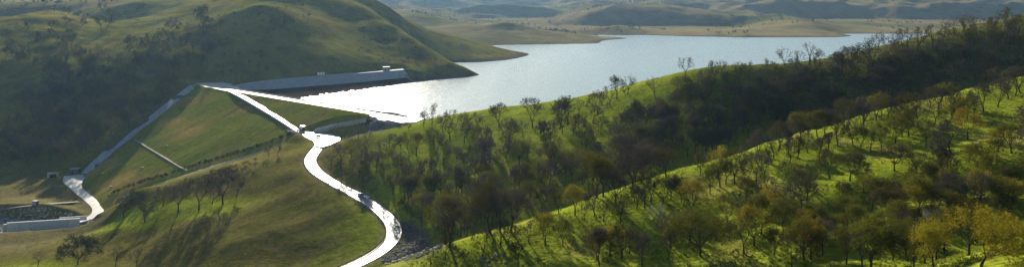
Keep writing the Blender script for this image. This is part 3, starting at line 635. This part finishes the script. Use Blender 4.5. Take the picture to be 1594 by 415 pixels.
T_('knoll', 'broad', 'c_dark', (121,411,48)); T_('knoll', 'twiggy', 'c_bare', (330,318,30),(204,318,24))
T_('road', 'twiggy', 'c_bare', (524,216,22),(536,217,22),(557,214,23),(637,204,20),(660,198,24),(419,244,18),(432,241,16))
T_('mid', 'twiggy', 'c_bare', (736,333,52),(762,322,52),(755,248,36),(793,223,40),(690,205,30),(560,262,30),(585,268,32))
T_('left', 'leafy', 'c_dark', (160,20,16),(173,33,20),(135,18,14),(115,12,14),(45,46,14),(55,64,16),(65,70,14),(158,45,20),(168,43,16),(112,72,20),(90,66,16),(20,86,18),(8,92,20),(40,92,20),(50,104,18),(30,98,18))
def fill(zone, poly, n, hm, shapes, seed, sep=6.0):
    g = random.Random(seed); xs = [p[0] for p in poly]; ys = [p[1] for p in poly]; out = 0; tries = 0; used = [(t[1], t[2]) for t in TREES]
    while out < n and tries < n*40:
        tries += 1; px, py = g.uniform(min(xs), max(xs)), g.uniform(min(ys), max(ys))
        if poly_sd(np.array([px]), np.array([py]), poly)[0] > 0 or any(abs(px-a) < sep and abs(py-b) < sep*.6 for a, b in used): continue
        p = hit(px, py)
        if p is None or (p[2] < LAKE_Z+1 and p[1] > 540 and p[0] > -250): continue
        sh, cm = g.choice(shapes); used.append((px, py)); out += 1
        TREES.append((zone, px, py, g.uniform(*hm)*F_PX/p[1], sh, cm))
B, TW, LF, DK, GD = ('bare','c_bare'), ('twiggy','c_brown'), ('leafy','c_olive'), ('leafy','c_dark'), ('leafy','c_gold')
TB = ('twiggy','c_bare')
fill('mid', [(600,245),(660,208),(760,188),(900,188),(1000,168),(1000,292),(850,342),(700,392),(660,350),(620,320)], 118, (9,13.5), [B,TB,TB,TW,TW,LF], 1, 7)
fill('road', [(500,226),(560,222),(640,212),(640,335),(600,312),(545,282),(512,262)], 28, (7,11), [B,TB,TW,LF], 2, 6)
fill('ravine', [(960,200),(1060,160),(1110,122),(1250,112),(1340,98),(1420,108),(1594,88),(1594,116),(1400,160),(1250,203),(1100,254),(960,300)], 210, (8.5,13), [B,TB,TB,TW,DK], 3, 5.5)
fill('upper', [(1350,86),(1450,64),(1594,36),(1594,88),(1420,108)], 36, (8,12), [B,TB,TW], 4, 8)
fill('fslope', [(700,408),(900,350),(1100,290),(1300,228),(1450,192),(1594,232),(1594,335),(1500,418),(1180,418),(800,418)], 46, (6.5,9.5), [B,TB,TW,LF,LF,LF,GD], 5, 11)
fill('fslope', [(1200,330),(1480,300),(1560,290),(1594,350),(1480,420),(1180,420)], 26, (6,9.5), [TB,TW,LF,LF,GD], 6, 10)
fill('fcrest', [(1100,264),(1250,214),(1400,172),(1594,128),(1594,160),(1420,205),(1250,245)], 24, (7,10), [B,TB,TW,LF], 16, 9)
fill('left', [(30,170),(100,70),(140,90),(215,70),(330,8),(352,60),(300,120),(220,190),(110,245),(10,262),(0,215)], 290, (9.5,15), [B,TB,TW,DK,DK], 7, 4)
fill('left', [(80,18),(130,10),(140,50),(100,75),(70,50)], 16, (8,12), [DK,TB], 8, 5)
fill('hill', [(340,20),(480,0),(500,60),(420,120),(330,118)], 60, (2.5,7), [B,TB,TW,DK], 9, 6)
fill('hill', [(560,40),(600,45),(690,100),(690,112),(600,98),(550,80)], 44, (1.8,4.5), [TB,DK], 10, 5)
fill('knoll', [(180,318),(300,280),(400,250),(400,262),(300,292),(190,330)], 60, (1.5,4.2), [TB,DK,DK], 12, 4)
fill('road', [(600,312),(640,338),(680,372),(700,386),(668,364),(632,334)], 14, (4,7), [TB,LF], 13, 6)

placed = []
for zone, px, py, hp, sh, cm in TREES:
    p = hit(px, min(py, 414.5) if zone != 'x' else py)
    if p is None: continue
    gd, _ = polyline_dist(np.array([p[0]]), np.array([p[1]]), ROAD[::3])
    if gd[0] < 5.5: continue
    placed.append([zone, px, py, hp, sh, cm, p, hp*p[1]/F_PX])
placed.sort(key=lambda q: -q[3])
single, massed = placed[:300], placed[300:]
lc = spline([(-150,520,-97),(-160,516,-99.8),(-175,511,-105),(-217,505.5,-117.2),(-257,499,-130),(-270,493,-134.5)], 1.3)      # shrub belt between chute and dam face
for x, y, z in lc:
    for off, hh_ in ((4.6, 2.6), (6.5, 2.0)):
        if rnd.random() < .8:
            sx, sy = x+rnd.gauss(0,.8)+DT[0]*-2, y+off+rnd.gauss(0,.6); massed.append(['shrub', 0, 0, 0, 'leafy', 'c_dark', (sx, sy, float(max(gz(sx, sy), dam_z(dam_ts(sx, sy)[1])))-.3), rnd.uniform(.7,1.25)*hh_])
for _ in range(70):                                              # the near ridge's oaks go on past the edge of the view
    px = rnd.uniform(1600, 1760); yc = float(np.interp(px, [q[0] for q in FCREST], [q[1] for q in FCREST])); p = hit(px, yc+rnd.uniform(4, 190))
    if p: massed.append(['out', px, 0, 0, rnd.choice(('bare','twiggy','leafy')), rnd.choice(('c_bare','c_brown','c_olive')), p, rnd.uniform(6.5, 10)])
ORD = "first second third fourth fifth sixth seventh eighth ninth tenth eleventh twelfth thirteenth fourteenth fifteenth sixteenth seventeenth eighteenth nineteenth twentieth".split() + ["twenty-"+q for q in "first second third fourth fifth sixth seventh eighth ninth".split()]
LOOK = {'c_bare': 'bare grey-brown oak', 'c_brown': 'brown twiggy oak', 'c_olive': 'olive-green oak', 'c_gold': 'golden-leaved oak', 'c_dark': 'dark leafy oak', 'c_pale': 'pale grey leafless tree'}
PLACE = {'sky': ('on the middle ridge skyline', 'oaks along the middle ridge'), 'fcrest': ('along the near ridge crest', 'oaks along the near ridge crest'), 'fslope': ('on the sunlit near slope', 'oaks on the near slope'),
         'knoll': ('on the knoll below the dam', 'oaks on the knoll'), 'road': ('above the curving white road', 'oaks beside the road'), 'mid': ('on the green middle slope', 'oaks on the middle slope'),
         'ravine': ('in the dark ravine wood', 'oaks in the shaded ravine'), 'upper': ('on the upper right hillside', 'oaks on the upper right hillside'), 'left': ('on the shaded left hill', 'oaks on the left hill'), 'hill': ('on the hill behind the dam', 'shrubs behind the dam')}
labels = {}
for z in PLACE:
    zs = [i for i, q in enumerate(single) if q[0] == z]; zs.sort(key=lambda i: single[i][2]+single[i][1]*(.33 if z in ('sky','fcrest','fslope','mid','ravine') else 0))
    nrow = min(9, max(1, math.ceil(len(zs)/14)))
    for r in range(nrow):
        row = sorted(zs[r*len(zs)//nrow:(r+1)*len(zs)//nrow], key=lambda i: single[i][1])
        for k, i in enumerate(row):
            hf = (len(row)+1)//2; o, side = (ORD[k], 'left') if k < hf else (ORD[len(row)-1-k], 'right')
            rn = "" if nrow == 1 else ", %s row" % (["top", "second", "third", "fourth", "fifth", "sixth", "seventh", "eighth", "ninth", "tenth"][r])
            labels[i] = "%s, %s from the %s%s %s" % (LOOK[single[i][5]], o, side, rn, PLACE[z][0])
for i, (zone, px, py, hp, sh, cm, p, hm) in enumerate(single):
    mt, mc = SHAPES[(sh, rnd.randrange(SPEC[sh][1]))]
    o = empty("oak_tree", wz(p), rnd.uniform(0, 6.28)); s = hm/10; wf = rnd.uniform(.9, 1.12); o.scale = (s*wf, s*wf, s)
    tag(o, labels[i], "tree", PLACE[zone][1])
    link("trunk", mt, (), o); c = link("crown", mc, (), o); c.material_slots[0].link = 'OBJECT'; c.material_slots[0].material = M[cm]
# the rest read as one wood
VV, FF, MI = [], [], []; mats_l = ['bark', 'c_bare', 'c_brown', 'c_olive', 'c_gold', 'c_dark', 'c_pale']; base = 0
for zone, px, py, hp, sh, cm, p, hm in massed:
    sh = sh if sh in ('bare','twiggy','leafy') else 'bare'; tv, tf, cv, cf = LITE[(sh, rnd.randrange(3))]; a = rnd.uniform(0, 6.28); s = hm/10; ca, sa = math.cos(a)*s, math.sin(a)*s
    for v, f, mi in ((tv, tf, 0), (cv, cf, mats_l.index(cm))):
        w = np.stack([v[:,0]*ca-v[:,1]*sa+p[0], v[:,0]*sa+v[:,1]*ca+p[1], v[:,2]*s+p[2]+EYE], -1); VV.append(w); FF.append(f+base); MI.append(np.full(len(f), mi)); base += len(w)
wood = link("woodland", np_mesh("woodland", np.concatenate(VV), np.concatenate(FF), False, np.concatenate(MI)))
for m in mats_l: wood.data.materials.append(M[m])
tag(wood, "dense small bare oaks merging into dark woodland on the slopes", "woodland", kind='stuff')
print("TREES", len(single), len(massed), "wood tris", sum(len(f) for f in FF), "smallest single px", single[-1][3])

# scattered scrub and oaks on the far hills, each a few pixels at most
fx = nr.uniform(-.75, .8, 14000); fdv = 1300*np.exp(nr.uniform(0, math.log(3600/1300), 14000)); X_, Y_ = fx*fdv, fdv
keep = (fbm(X_/160, Y_/160, 3, 301) > .12) & (fbm(X_/40, Y_/40, 2, 302) > .0); X_, Y_ = X_[keep], Y_[keep]; Z_ = height(X_[None], Y_[None])[0]
keep = Z_ > LAKE_Z+4; X_, Y_, Z_ = X_[keep][:1500], Y_[keep][:1500], Z_[keep][:1500]; vv = []
for x, y, z in zip(X_, Y_, Z_):
    h_ = rnd.uniform(3, 7); c = nr.normal(0, 1, (26, 3))*np.array([h_*.28, h_*.28, h_*.24])+np.array([x, y, z+h_*.55+EYE]); a = nr.normal(0, 1, (26, 3, 3))*h_*.16; vv.append((c[:,None]+a).reshape(-1, 3))
vv = np.concatenate(vv); tag(link("distant_scrub", np_mesh("distant_scrub", vv, np.arange(len(vv)).reshape(-1, 3), False), [M['c_dark']]), "dark scrub and small oaks scattered over the far hills", "scrub", kind='stuff')
# ---------------------------------------------------------------- vehicles (nose along +x, wheels on z = 0)
def wheels(root, xs, half, r=.36, w=.24):
    for x in xs:
        for s in (-1, 1):
            b = MB(); b.tube((x, s*half-w/2, r), (x, s*half+w/2, r), r, r, 14); o = b.build("wheel", M['tyre'], root)
            b = MB(); b.tube((x, s*(half+w/2)-.02, r), (x, s*(half+w/2)+.02, r), r*.55, r*.55, 10); b.build("rim", M['steel'], o)
def lamps(root, x, half, z, m, name):
    for s in (-1, 1):
        b = MB(); b.box((x, s*half, z), (.06, .3, .16)); b.build(name, m, root)
def heading(i, pts=None):
    pts = pts or ROAD; a, b = pts[max(0,i-1)], pts[min(len(pts)-1,i+1)]; return math.atan2(b[1]-a[1], b[0]-a[0])
def road_at(px, py):
    i = min(range(len(ROAD)), key=lambda k: (CX+F_PX*ROAD[k][0]/ROAD[k][1]-px)**2+(-F_PX*ROAD[k][2]/ROAD[k][1]-py)**2); return i, ROAD[i]
def on_road(px, py, side=0, back=0):
    i, p = road_at(px, py); h = heading(i); return (p[0]-math.sin(h)*side-math.cos(h)*back, p[1]+math.cos(h)*side-math.sin(h)*back, p[2]+EYE+.09), h
def pickup(px, py, side):
    p, h = on_road(px, py, side); r = empty("pickup_truck", p, h); tag(r, "blue pickup truck towing a white trailer on the curving road", "pickup")
    b = MB(); b.profile([(-2.75,.5),(2.7,.5),(2.75,.95),(1.35,1.12),(-2.75,1.12)], -.95, .95); b.build("body", M['blue'], r, bevel=.05)
    b = MB(); b.profile([(-.75,1.1),(1.3,1.1),(.75,1.78),(-.6,1.78)], -.82, .82); c = b.build("cab", M['blue'], r, bevel=.05)
    for s in (-1, 1):
        b = MB(); b.profile([(-.55,1.18),(1.0,1.18),(.68,1.66),(-.5,1.66)], s*.83-.01, s*.83+.01); b.build("side_window", M['glass'], c)
    b = MB(); b.add([(1.27,-.7,1.16),(1.27,.7,1.16),(.8,.66,1.72),(.8,-.66,1.72)], [(0,1,2,3)]); b.build("windscreen", M['glass'], c)
    b = MB(); b.box((-1.75,0,1.16), (1.8,1.6,.06)); b.build("load_bed", M['dark'], r)
    wheels(r, (-1.75,1.75), .86); lamps(r, 2.76, .68, .8, M['white'], "headlight"); lamps(r, -2.77, .8, .9, M['rust'], "tail_light")
def trailer(px, py, side, back):
    p, h = on_road(px, py, side, back); r = empty("trailer", p, h); tag(r, "low white trailer hitched behind the blue pickup", "trailer")
    b = MB(); b.box((0,0,.7), (3.6,1.9,.2)); b.build("deck", M['dark'], r, bevel=.03)
    for s in (-1, 1):
        b = MB(); b.box((0,s*.93,1.02), (3.6,.06,.5)); b.build("side_board", M['white'], r)
    b = MB(); b.box((-1.78,0,1.02), (.06,1.8,.5)); b.box((1.78,0,1.02), (.06,1.8,.5)); b.build("end_board", M['white'], r)
    b = MB(); b.tube((1.8,-.7,.62), (3.2,0,.55), .05, .05); b.tube((1.8,.7,.62), (3.2,0,.55), .05, .05); b.build("drawbar", M['steel'], r)
    b = MB(); b.box((-.2,0,1.15), (2.0,1.3,.65), 0, .9); b.build("load", M['white'], r, bevel=.05)
    wheels(r, (-.3,.5), 1.02, .3, .2)
def car(p, h):
    r = empty("parked_car", p, h); tag(r, "small dark car on the pale road junction by the bridge", "car")
    b = MB(); b.profile([(-2.2,.35),(2.15,.35),(2.2,.75),(1.1,.92),(-2.1,.98),(-2.25,.7)], -.88, .88); b.build("body", M['dark'], r, bevel=.06)
    b = MB(); b.profile([(-1.9,.95),(1.15,.92),(.45,1.46),(-1.3,1.48)], -.76, .76); c = b.build("cabin", M['dark'], r, bevel=.05)
    for s in (-1, 1):
        b = MB(); b.profile([(-1.6,1.0),(.95,.98),(.42,1.38),(-1.2,1.4)], s*.77-.01, s*.77+.01); b.build("side_window", M['glass'], c)
    b = MB(); b.add([(1.12,-.68,.97),(1.12,.68,.97),(.5,.62,1.42),(.5,-.62,1.42)], [(0,1,2,3)]); b.build("windscreen", M['glass'], c)
    wheels(r, (-1.35,1.4), .8, .33, .22); lamps(r, 2.2, .62, .65, M['white'], "headlight"); lamps(r, -2.25, .68, .75, M['rust'], "tail_light")
def box_truck(p, h):
    r = empty("box_truck", p, h); tag(r, "white box truck with red-brown rear parked on the road above the bridge", "truck")
    b = MB(); b.box((0,0,.75), (6.6,2.1,.3)); b.build("chassis", M['dark'], r)
    b = MB(); b.box((-.9,0,2.1), (4.6,2.4,2.4)); x = b.build("cargo_box", M['white'], r, bevel=.05)
    b = MB(); b.box((-3.23,0,2.05), (.06,2.2,2.2)); b.build("rear_door", M['rust'], x)
    b = MB(); b.profile([(1.5,.85),(3.4,.85),(3.4,1.6),(2.95,2.45),(1.5,2.5)], -1.05, 1.05); c = b.build("cab", M['white'], r, bevel=.05)
    b = MB(); b.add([(3.41,-.92,1.62),(3.41,.92,1.62),(3.0,.86,2.38),(3.0,-.86,2.38)], [(0,1,2,3)]); b.build("windscreen", M['glass'], c)
    for s in (-1, 1):
        b = MB(); b.box((2.45,s*1.06,1.95), (1.0,.02,.6)); b.build("side_window", M['glass'], c)
    wheels(r, (-2.0,2.5), .98, .45, .3); lamps(r, -3.32, .9, .8, M['orange'], "tail_light"); lamps(r, 3.42, .8, 1.05, M['white'], "headlight")
pickup(565, 299, 1.3); trailer(565, 299, 1.3, -5.6)
q = at_z(496, 213.5, -93.1); car((q[0], q[1], EYE-93.06), R(-20))
tk = UP[min(range(len(UP)), key=lambda k: abs(CX+F_PX*UP[k][0]/UP[k][1]-467))]
box_truck((tk[0]+1.0, tk[1]+.8, tk[2]+EYE+.16), heading(min(range(len(UP)), key=lambda k: abs(CX+F_PX*UP[k][0]/UP[k][1]-462)), UP)+math.pi*0+R(180))
# ---------------------------------------------------------------- guard rails
POST = MB(); POST.box((0,0,.3), (.2,.2,1.1)); POSTM = POST.mesh("post"); POSTM.materials.append(M['post'])
def guard_rail(i0, i1, side, label):
    pts = []
    for i in range(i0, i1):
        h = heading(i); p = ROAD[i]; x, y = p[0]-math.sin(h)*side, p[1]+math.cos(h)*side; pts.append((x, y, float(gz(x, y))+EYE))
    r = empty("guard_rail", pts[0]); tag(r, label, "guard rail"); b = MB(); v = []
    for k, p in enumerate(pts):
        h = heading(i0+k); nx, ny = -math.sin(h)*.06, math.cos(h)*.06
        for s, dz in ((1,.5),(1,.82),(-1,.82),(-1,.5)): v.append((p[0]+nx*s, p[1]+ny*s, p[2]+dz))
    b.add(v, [(4*k+j, 4*k+(j+1)%4, 4*k+4+(j+1)%4, 4*k+4+j) for k in range(len(pts)-1) for j in range(4)]); child(b.build("rail", M['post'], r))
    acc = 9
    for k in range(1, len(pts)):
        acc += math.hypot(pts[k][0]-pts[k-1][0], pts[k][1]-pts[k-1][1])
        if acc > 3.6:
            acc = 0; o = link("post", POSTM, (), r); o.location = (pts[k][0]-pts[0][0], pts[k][1]-pts[0][1], pts[k][2]-pts[0][2]+.1)
ia, ib = road_at(495, 229)[0], len(ROAD)-12
hh = heading(road_at(580,319)[0]); sidev = 3.9 if (-math.sin(hh)) < 0 else -3.9       # the viewer's left edge
guard_rail(ia, ib, sidev, "dark post guard rail along the outer left edge of the curving road")
guard_rail(road_at(600,334)[0], road_at(613,362)[0], -sidev, "short guard rail on the right edge of the road bend")
# ---------------------------------------------------------------- outlet works and stilling basin
def house(name, p, d, rz, label, cat, wall, roof, door=True):
    r = empty(name, p, rz); tag(r, label, cat); b = MB(); b.box((0,0,d[2]/2), d); w = b.build("wall", wall, r)
    b = MB(); b.box((0,0,d[2]+.12), (d[0]+.6,d[1]+.6,.24)); b.build("roof", roof, r)
    if door:
        b = MB(); b.box((-d[0]*.2,-d[1]/2-.03,1.05), (1.1,.06,2.1)); o = b.build("door", M['dark'], r); b = MB(); b.box((-d[0]*.2+.4,-d[1]/2-.09,1.0), (.06,.08,.2)); b.build("handle", M['steel'], o)
        b = MB(); b.box((d[0]*.25,-d[1]/2-.03,1.5), (.9,.06,.8)); b.build("window", M['glass'], r)
    return r
q = hit(117, 269); house("valve_house", wz(q), (6,4,3.2), R(10), "small dark valve house at the head of the pale outlet road", "building", M['wall_paint'], M['roofing'])
q = hit(83, 276); r = empty("outlet_portal", wz(q), R(5)); tag(r, "dark outlet portal in a concrete headwall below the shaded hill", "portal")
b = MB(); b.box((-3.2,0,1.5), (1.6,1.2,4.4)); b.box((3.2,0,1.5), (1.6,1.2,4.4)); b.box((0,0,3.2), (4.8,1.2,1.0)); b.build("headwall", M['concrete'], r); b = MB(); b.box((0,.35,1.2), (4.8,.2,3.2)); b.build("shade_panel", M['black'], r)  # black panel paints the shade inside the portal
q = hit(55, 319); r = empty("utility_cabinet", wz(q), R(-15)); tag(r, "grey utility cabinet on the grass above the rock basin", "cabinet")
b = MB(); b.box((0,0,1.3), (3.4,2.2,2.8)); b.build("housing", M['wall_paint'], r, bevel=.06); b = MB(); b.box((0,0,2.8), (3.7,2.5,.2)); b.build("lid", M['roofing'], r); b = MB(); b.box((-.8,-1.13,1.4), (1.4,.05,2.0)); b.box((.8,-1.13,1.4), (1.4,.05,2.0)); b.build("door", M['roofing'], r)
wa, wb = (-301,440.5), (-263,449.5); L_ = math.hypot(wb[0]-wa[0], wb[1]-wa[1]); rz = math.atan2(wb[1]-wa[1], wb[0]-wa[0])
r = empty("basin_wall", ((wa[0]+wb[0])/2, (wa[1]+wb[1])/2, EYE-138.8), rz); tag(r, "grey concrete panel wall along the front of the spillway basin", "wall")
for i in range(6):
    b = MB(); b.box((L_*((i+.5)/6-.5), (0.0 if i % 2 else .03), 2.9), (L_/6-.14, .7, 6.2)); b.build("panel", M['pale_concrete'], r)
b = MB(); b.box((0,.5,2.8), (L_-.4,.4,5.8)); b.build("backing", M['concrete'], r); b = MB(); b.box((0,0.1,6.12), (L_+.3,1.2,.25)); b.build("coping", M['pale_concrete'], r)
b = MB(); b.box((-L_/2-1.2,.6,2.6), (2.2,1.6,5.4)); b.build("end_pier", M['concrete'], r)
b = MB(); b.box((L_/2-6,7.5,4.2), (15,.6,2.6)); b.build("wing_wall", M['pale_concrete'], r)
ribbon("basin_apron", spline([(-332,431,0),(-310,434,0),(-296,436.8,0),(-280,440.5,0),(-268,443.5,0)], 3) and [(x, y, float(gz(x, y))+.15) for x, y, _ in spline([(-345,428,0),(-310,434,0),(-296,436.8,0),(-280,440.5,0),(-268,443.5,0)], 3)], 3.0, M['road'], kind='structure')
# loose rock: basin lining and ravine mouth
def rocks(name, poly, n, size, label, m, seed, zoff=0):
    g = random.Random(seed); bm = bmesh.new(); bmesh.ops.create_icosphere(bm, subdivisions=1, radius=1); V = np.array([v.co[:] for v in bm.verts]); Fc = np.array([[v.index for v in f.verts] for f in bm.faces]); bm.free()
    xs = [p[0] for p in poly]; ys = [p[1] for p in poly]; VV, FF = [], []; k = 0
    while len(VV) < n:
        pts = nr.uniform((min(xs), min(ys)), (max(xs), max(ys)), (n, 2)); pts = pts[poly_sd(pts[:,0], pts[:,1], poly) < 0]
        for x, y in pts[:n-len(VV)]:
            s = g.uniform(*size); w = V*nr.uniform(.6, 1.25, (len(V), 1))*np.array([s, s*g.uniform(.6,1.2), s*g.uniform(.45,.8)]); a = g.uniform(0, 6.28); ca, sa = math.cos(a), math.sin(a)
            VV.append(np.stack([w[:,0]*ca-w[:,1]*sa+x, w[:,0]*sa+w[:,1]*ca+y, w[:,2]+float(gz(x, y))+EYE+zoff], -1)); FF.append(Fc+k); k += len(V)
    o = link(name, np_mesh(name, np.concatenate(VV), np.concatenate(FF), False), [m]); tag(o, label, "rocks", kind='stuff')
rocks("basin_riprap", BASIN, 3600, (.35,.95), "blue-grey riprap boulders lining the spillway basin", M['riprap'], 5)
rocks("ravine_rubble", RAVMOUTH, 1500, (.25,.8), "dark rubble filling the ravine mouth beside the road bend", M['rock'], 6)
rocks("spillway_rubble", CUT, 1300, (.25,.7), "grey rubble slope beside the spillway chute", M['rock'], 8)
q = [hit(*p)[:2] for p in ((742,402),(780,392),(800,408),(770,414.5),(748,414.5))]; rocks("slope_clumps", q, 30, (.25,.7), "dark shrubby clumps, shaped as boulders, on the dry end of the near ridge", M['rock'], 9)  # rock shapes stand in for dark shrubby clumps
# grass tufts: fine relief on the nearer slopes
def tufts(n):
    px = nr.uniform(-40, 1640, n*2); d = 105*np.exp(nr.uniform(0, math.log(470/105), n*2)); u = (px-CX)/F_PX; x, y = u*d, d; z = gz(x, y)
    ok = (fbm(x/7, y/7, 2, 131) > -.12) & (polyline_dist(x, y, ROAD[::3])[0] > 5) & (z > -134); x, y, z = x[ok][:n], y[ok][:n], z[ok][:n]; m = len(x); V = []
    for k in range(2):
        a = nr.uniform(0, 3.14, m); w = nr.uniform(.1, .32, m); hgt = nr.uniform(.15, .5, m); lx, ly = nr.normal(0, .15, m), nr.normal(0, .15, m)
        V.append(np.stack([np.stack([x-np.cos(a)*w, y-np.sin(a)*w, z-.05], -1), np.stack([x+np.cos(a)*w, y+np.sin(a)*w, z-.05], -1), np.stack([x+lx, y+ly, z+hgt], -1)], 1))
    v = np.concatenate(V).reshape(-1, 3); v[:,2] += EYE
    return tag(link("grass_tufts", np_mesh("grass_tufts", v, np.arange(len(v)).reshape(-1, 3), False), [M['tuft']]), "short rough grass tufts over the near slopes", "grass", kind='stuff')
tufts(60000)
# ---------------------------------------------------------------- small things on the dam, embankment, lake
for px, py, where in ((260,228,"just below the berm path's middle"),(173,291,"near the foot of the dam face"),(160,271,"beside the left gutter low on the dam face"),(222,262,"in the middle of the lower dam face"),(398,152,"between the two roads on the dam")):
    p = on_dam(px, py); r = empty("instrument_box", wz(p), R(-40)); tag(r, "small pale instrument box %s" % where, "instrument box", "instrument boxes on the dam")
    b = MB(); b.box((0,0,.3), (1.0,.9,1.0)); b.build("housing", M['wall_paint'], r, bevel=.04); b = MB(); b.box((0,0,.86), (1.2,1.1,.14), 0, .9); b.build("lid", M['pale_concrete'], r)
p = hit(98, 291); 
t3 = np.array(top)
def bench_pt(px):
    xs = CX+F_PX*t3[:,0]/t3[:,1]; return tuple(float(np.interp(px, xs, t3[:,i])) for i in range(3))
p = bench_pt(500); r = empty("white_trailer", (p[0]-1.5, p[1]+5, p[2]+EYE+.3), R(18)); tag(r, "long white trailer parked on top of the riprap embankment", "trailer")
b = MB(); b.box((0,0,1.75), (7.2,2.4,2.5)); b.build("body", M['white'], r, bevel=.12); wheels(r, (-1.0,.2), 1.0, .4, .25); b = MB(); b.tube((3.6,0,.6),(5,0,.5),.08,.08); b.build("drawbar", M['steel'], r)
b = MB(); b.box((1.5,-1.22,1.6), (.9,.05,1.9)); b.build("door", M['roofing'], r); b = MB(); b.box((-1.2,-1.22,2.1), (1.4,.05,.8)); b.build("window", M['glass'], r)
p = bench_pt(602); house("pump_house", (p[0]-2, p[1]+6, p[2]+EYE+.2), (7,5,3.6), R(20), "grey pump house at the far end of the riprap embankment", "building", M['roofing'], M['wall_paint'])
b = None; r = empty("buoy", (*at_z(814,155,LAKE_Z)[:2], EYE+LAKE_Z)); tag(r, "small dark buoy floating on the lake off the wooded point", "buoy")
b = MB(); b.tube((0,0,-.3),(0,0,.6),.9,.8,12); b.build("float", M['dark'], r); b = MB(); b.tube((0,0,.6),(0,0,1.5),.3,.15,8); b.build("mast", M['dark'], r)
# wind turbines on the far ridge
def turbine(px, py, d, rot, label):
    u = (px-CX)/F_PX; z = float(height(np.array([[u*d]]), np.array([[float(d)]]))[0,0]); r = empty("wind_turbine", wz((u*d, d, z-1)), 0); tag(r, label, "wind turbine", "wind turbines on the far ridge")
    b = MB(); b.tube((0,0,0),(0,0,78),2.4,1.3,12); b.build("tower", M['white'], r); b = MB(); b.box((0,1,79.5),(3.4,9,3.6)); b.build("nacelle", M['white'], r, bevel=.4)
    b = MB(); b.tube((0,-3.5,79.5),(0,-5.5,79.5),1.7,.9,10); b.build("hub", M['white'], r)
    for k in range(3):
        a = rot+k*2.0944; b = MB(); dx, dz = math.sin(a), math.cos(a); px_, pz = dz, -dx
        v = []
        for l, w in ((1.2,.8),(8,1.7),(22,1.1),(38,.3)):
            v += [(dx*l-px_*w, -4.6, 79.5+dz*l-pz*w), (dx*l+px_*w*.5, -4.6, 79.5+dz*l+pz*w*.5), (dx*l, -4.3, 79.5+dz*l)]
        b.add(v, [(3*i+j, 3*i+(j+1)%3, 3*i+3+(j+1)%3, 3*i+3+j) for i in range(3) for j in range(3)]); b.build("blade", M['white'], r)
turbine(977, 12, 3000, .3, "leftmost white wind turbine tower on the far blue ridge"); turbine(984, 12, 3050, 1.1, "second white wind turbine tower, close beside the leftmost one"); turbine(1027, 17, 2760, .7, "white wind turbine tower standing alone on the far blue ridge")
# ---------------------------------------------------------------- haze
hz = bpy.data.materials.new("haze_air"); hz.use_nodes = True; nt = hz.node_tree
for n in list(nt.nodes):
    if n.type == 'BSDF_PRINCIPLED': nt.nodes.remove(n)
pv = nt.nodes.new("ShaderNodeVolumePrincipled"); pv.inputs["Density"].default_value = HAZE; pv.inputs["Color"].default_value = (.36,.62,1,1); pv.inputs["Anisotropy"].default_value = .45
nt.links.new(pv.outputs[0], nt.nodes["Material Output"].inputs["Volume"])
zmin = min(float(GZ.min()), float(FZ.min()))+EYE-1; zmax = max(float(GZ.max()), float(FZ.max()))+EYE+100
b = MB(); b.box((0, 3200, (zmin+zmax)/2), (14400, 7400, zmax-zmin)); tag(b.build("haze", hz), "thin pale haze over the valley and the lake", "haze", kind='stuff')
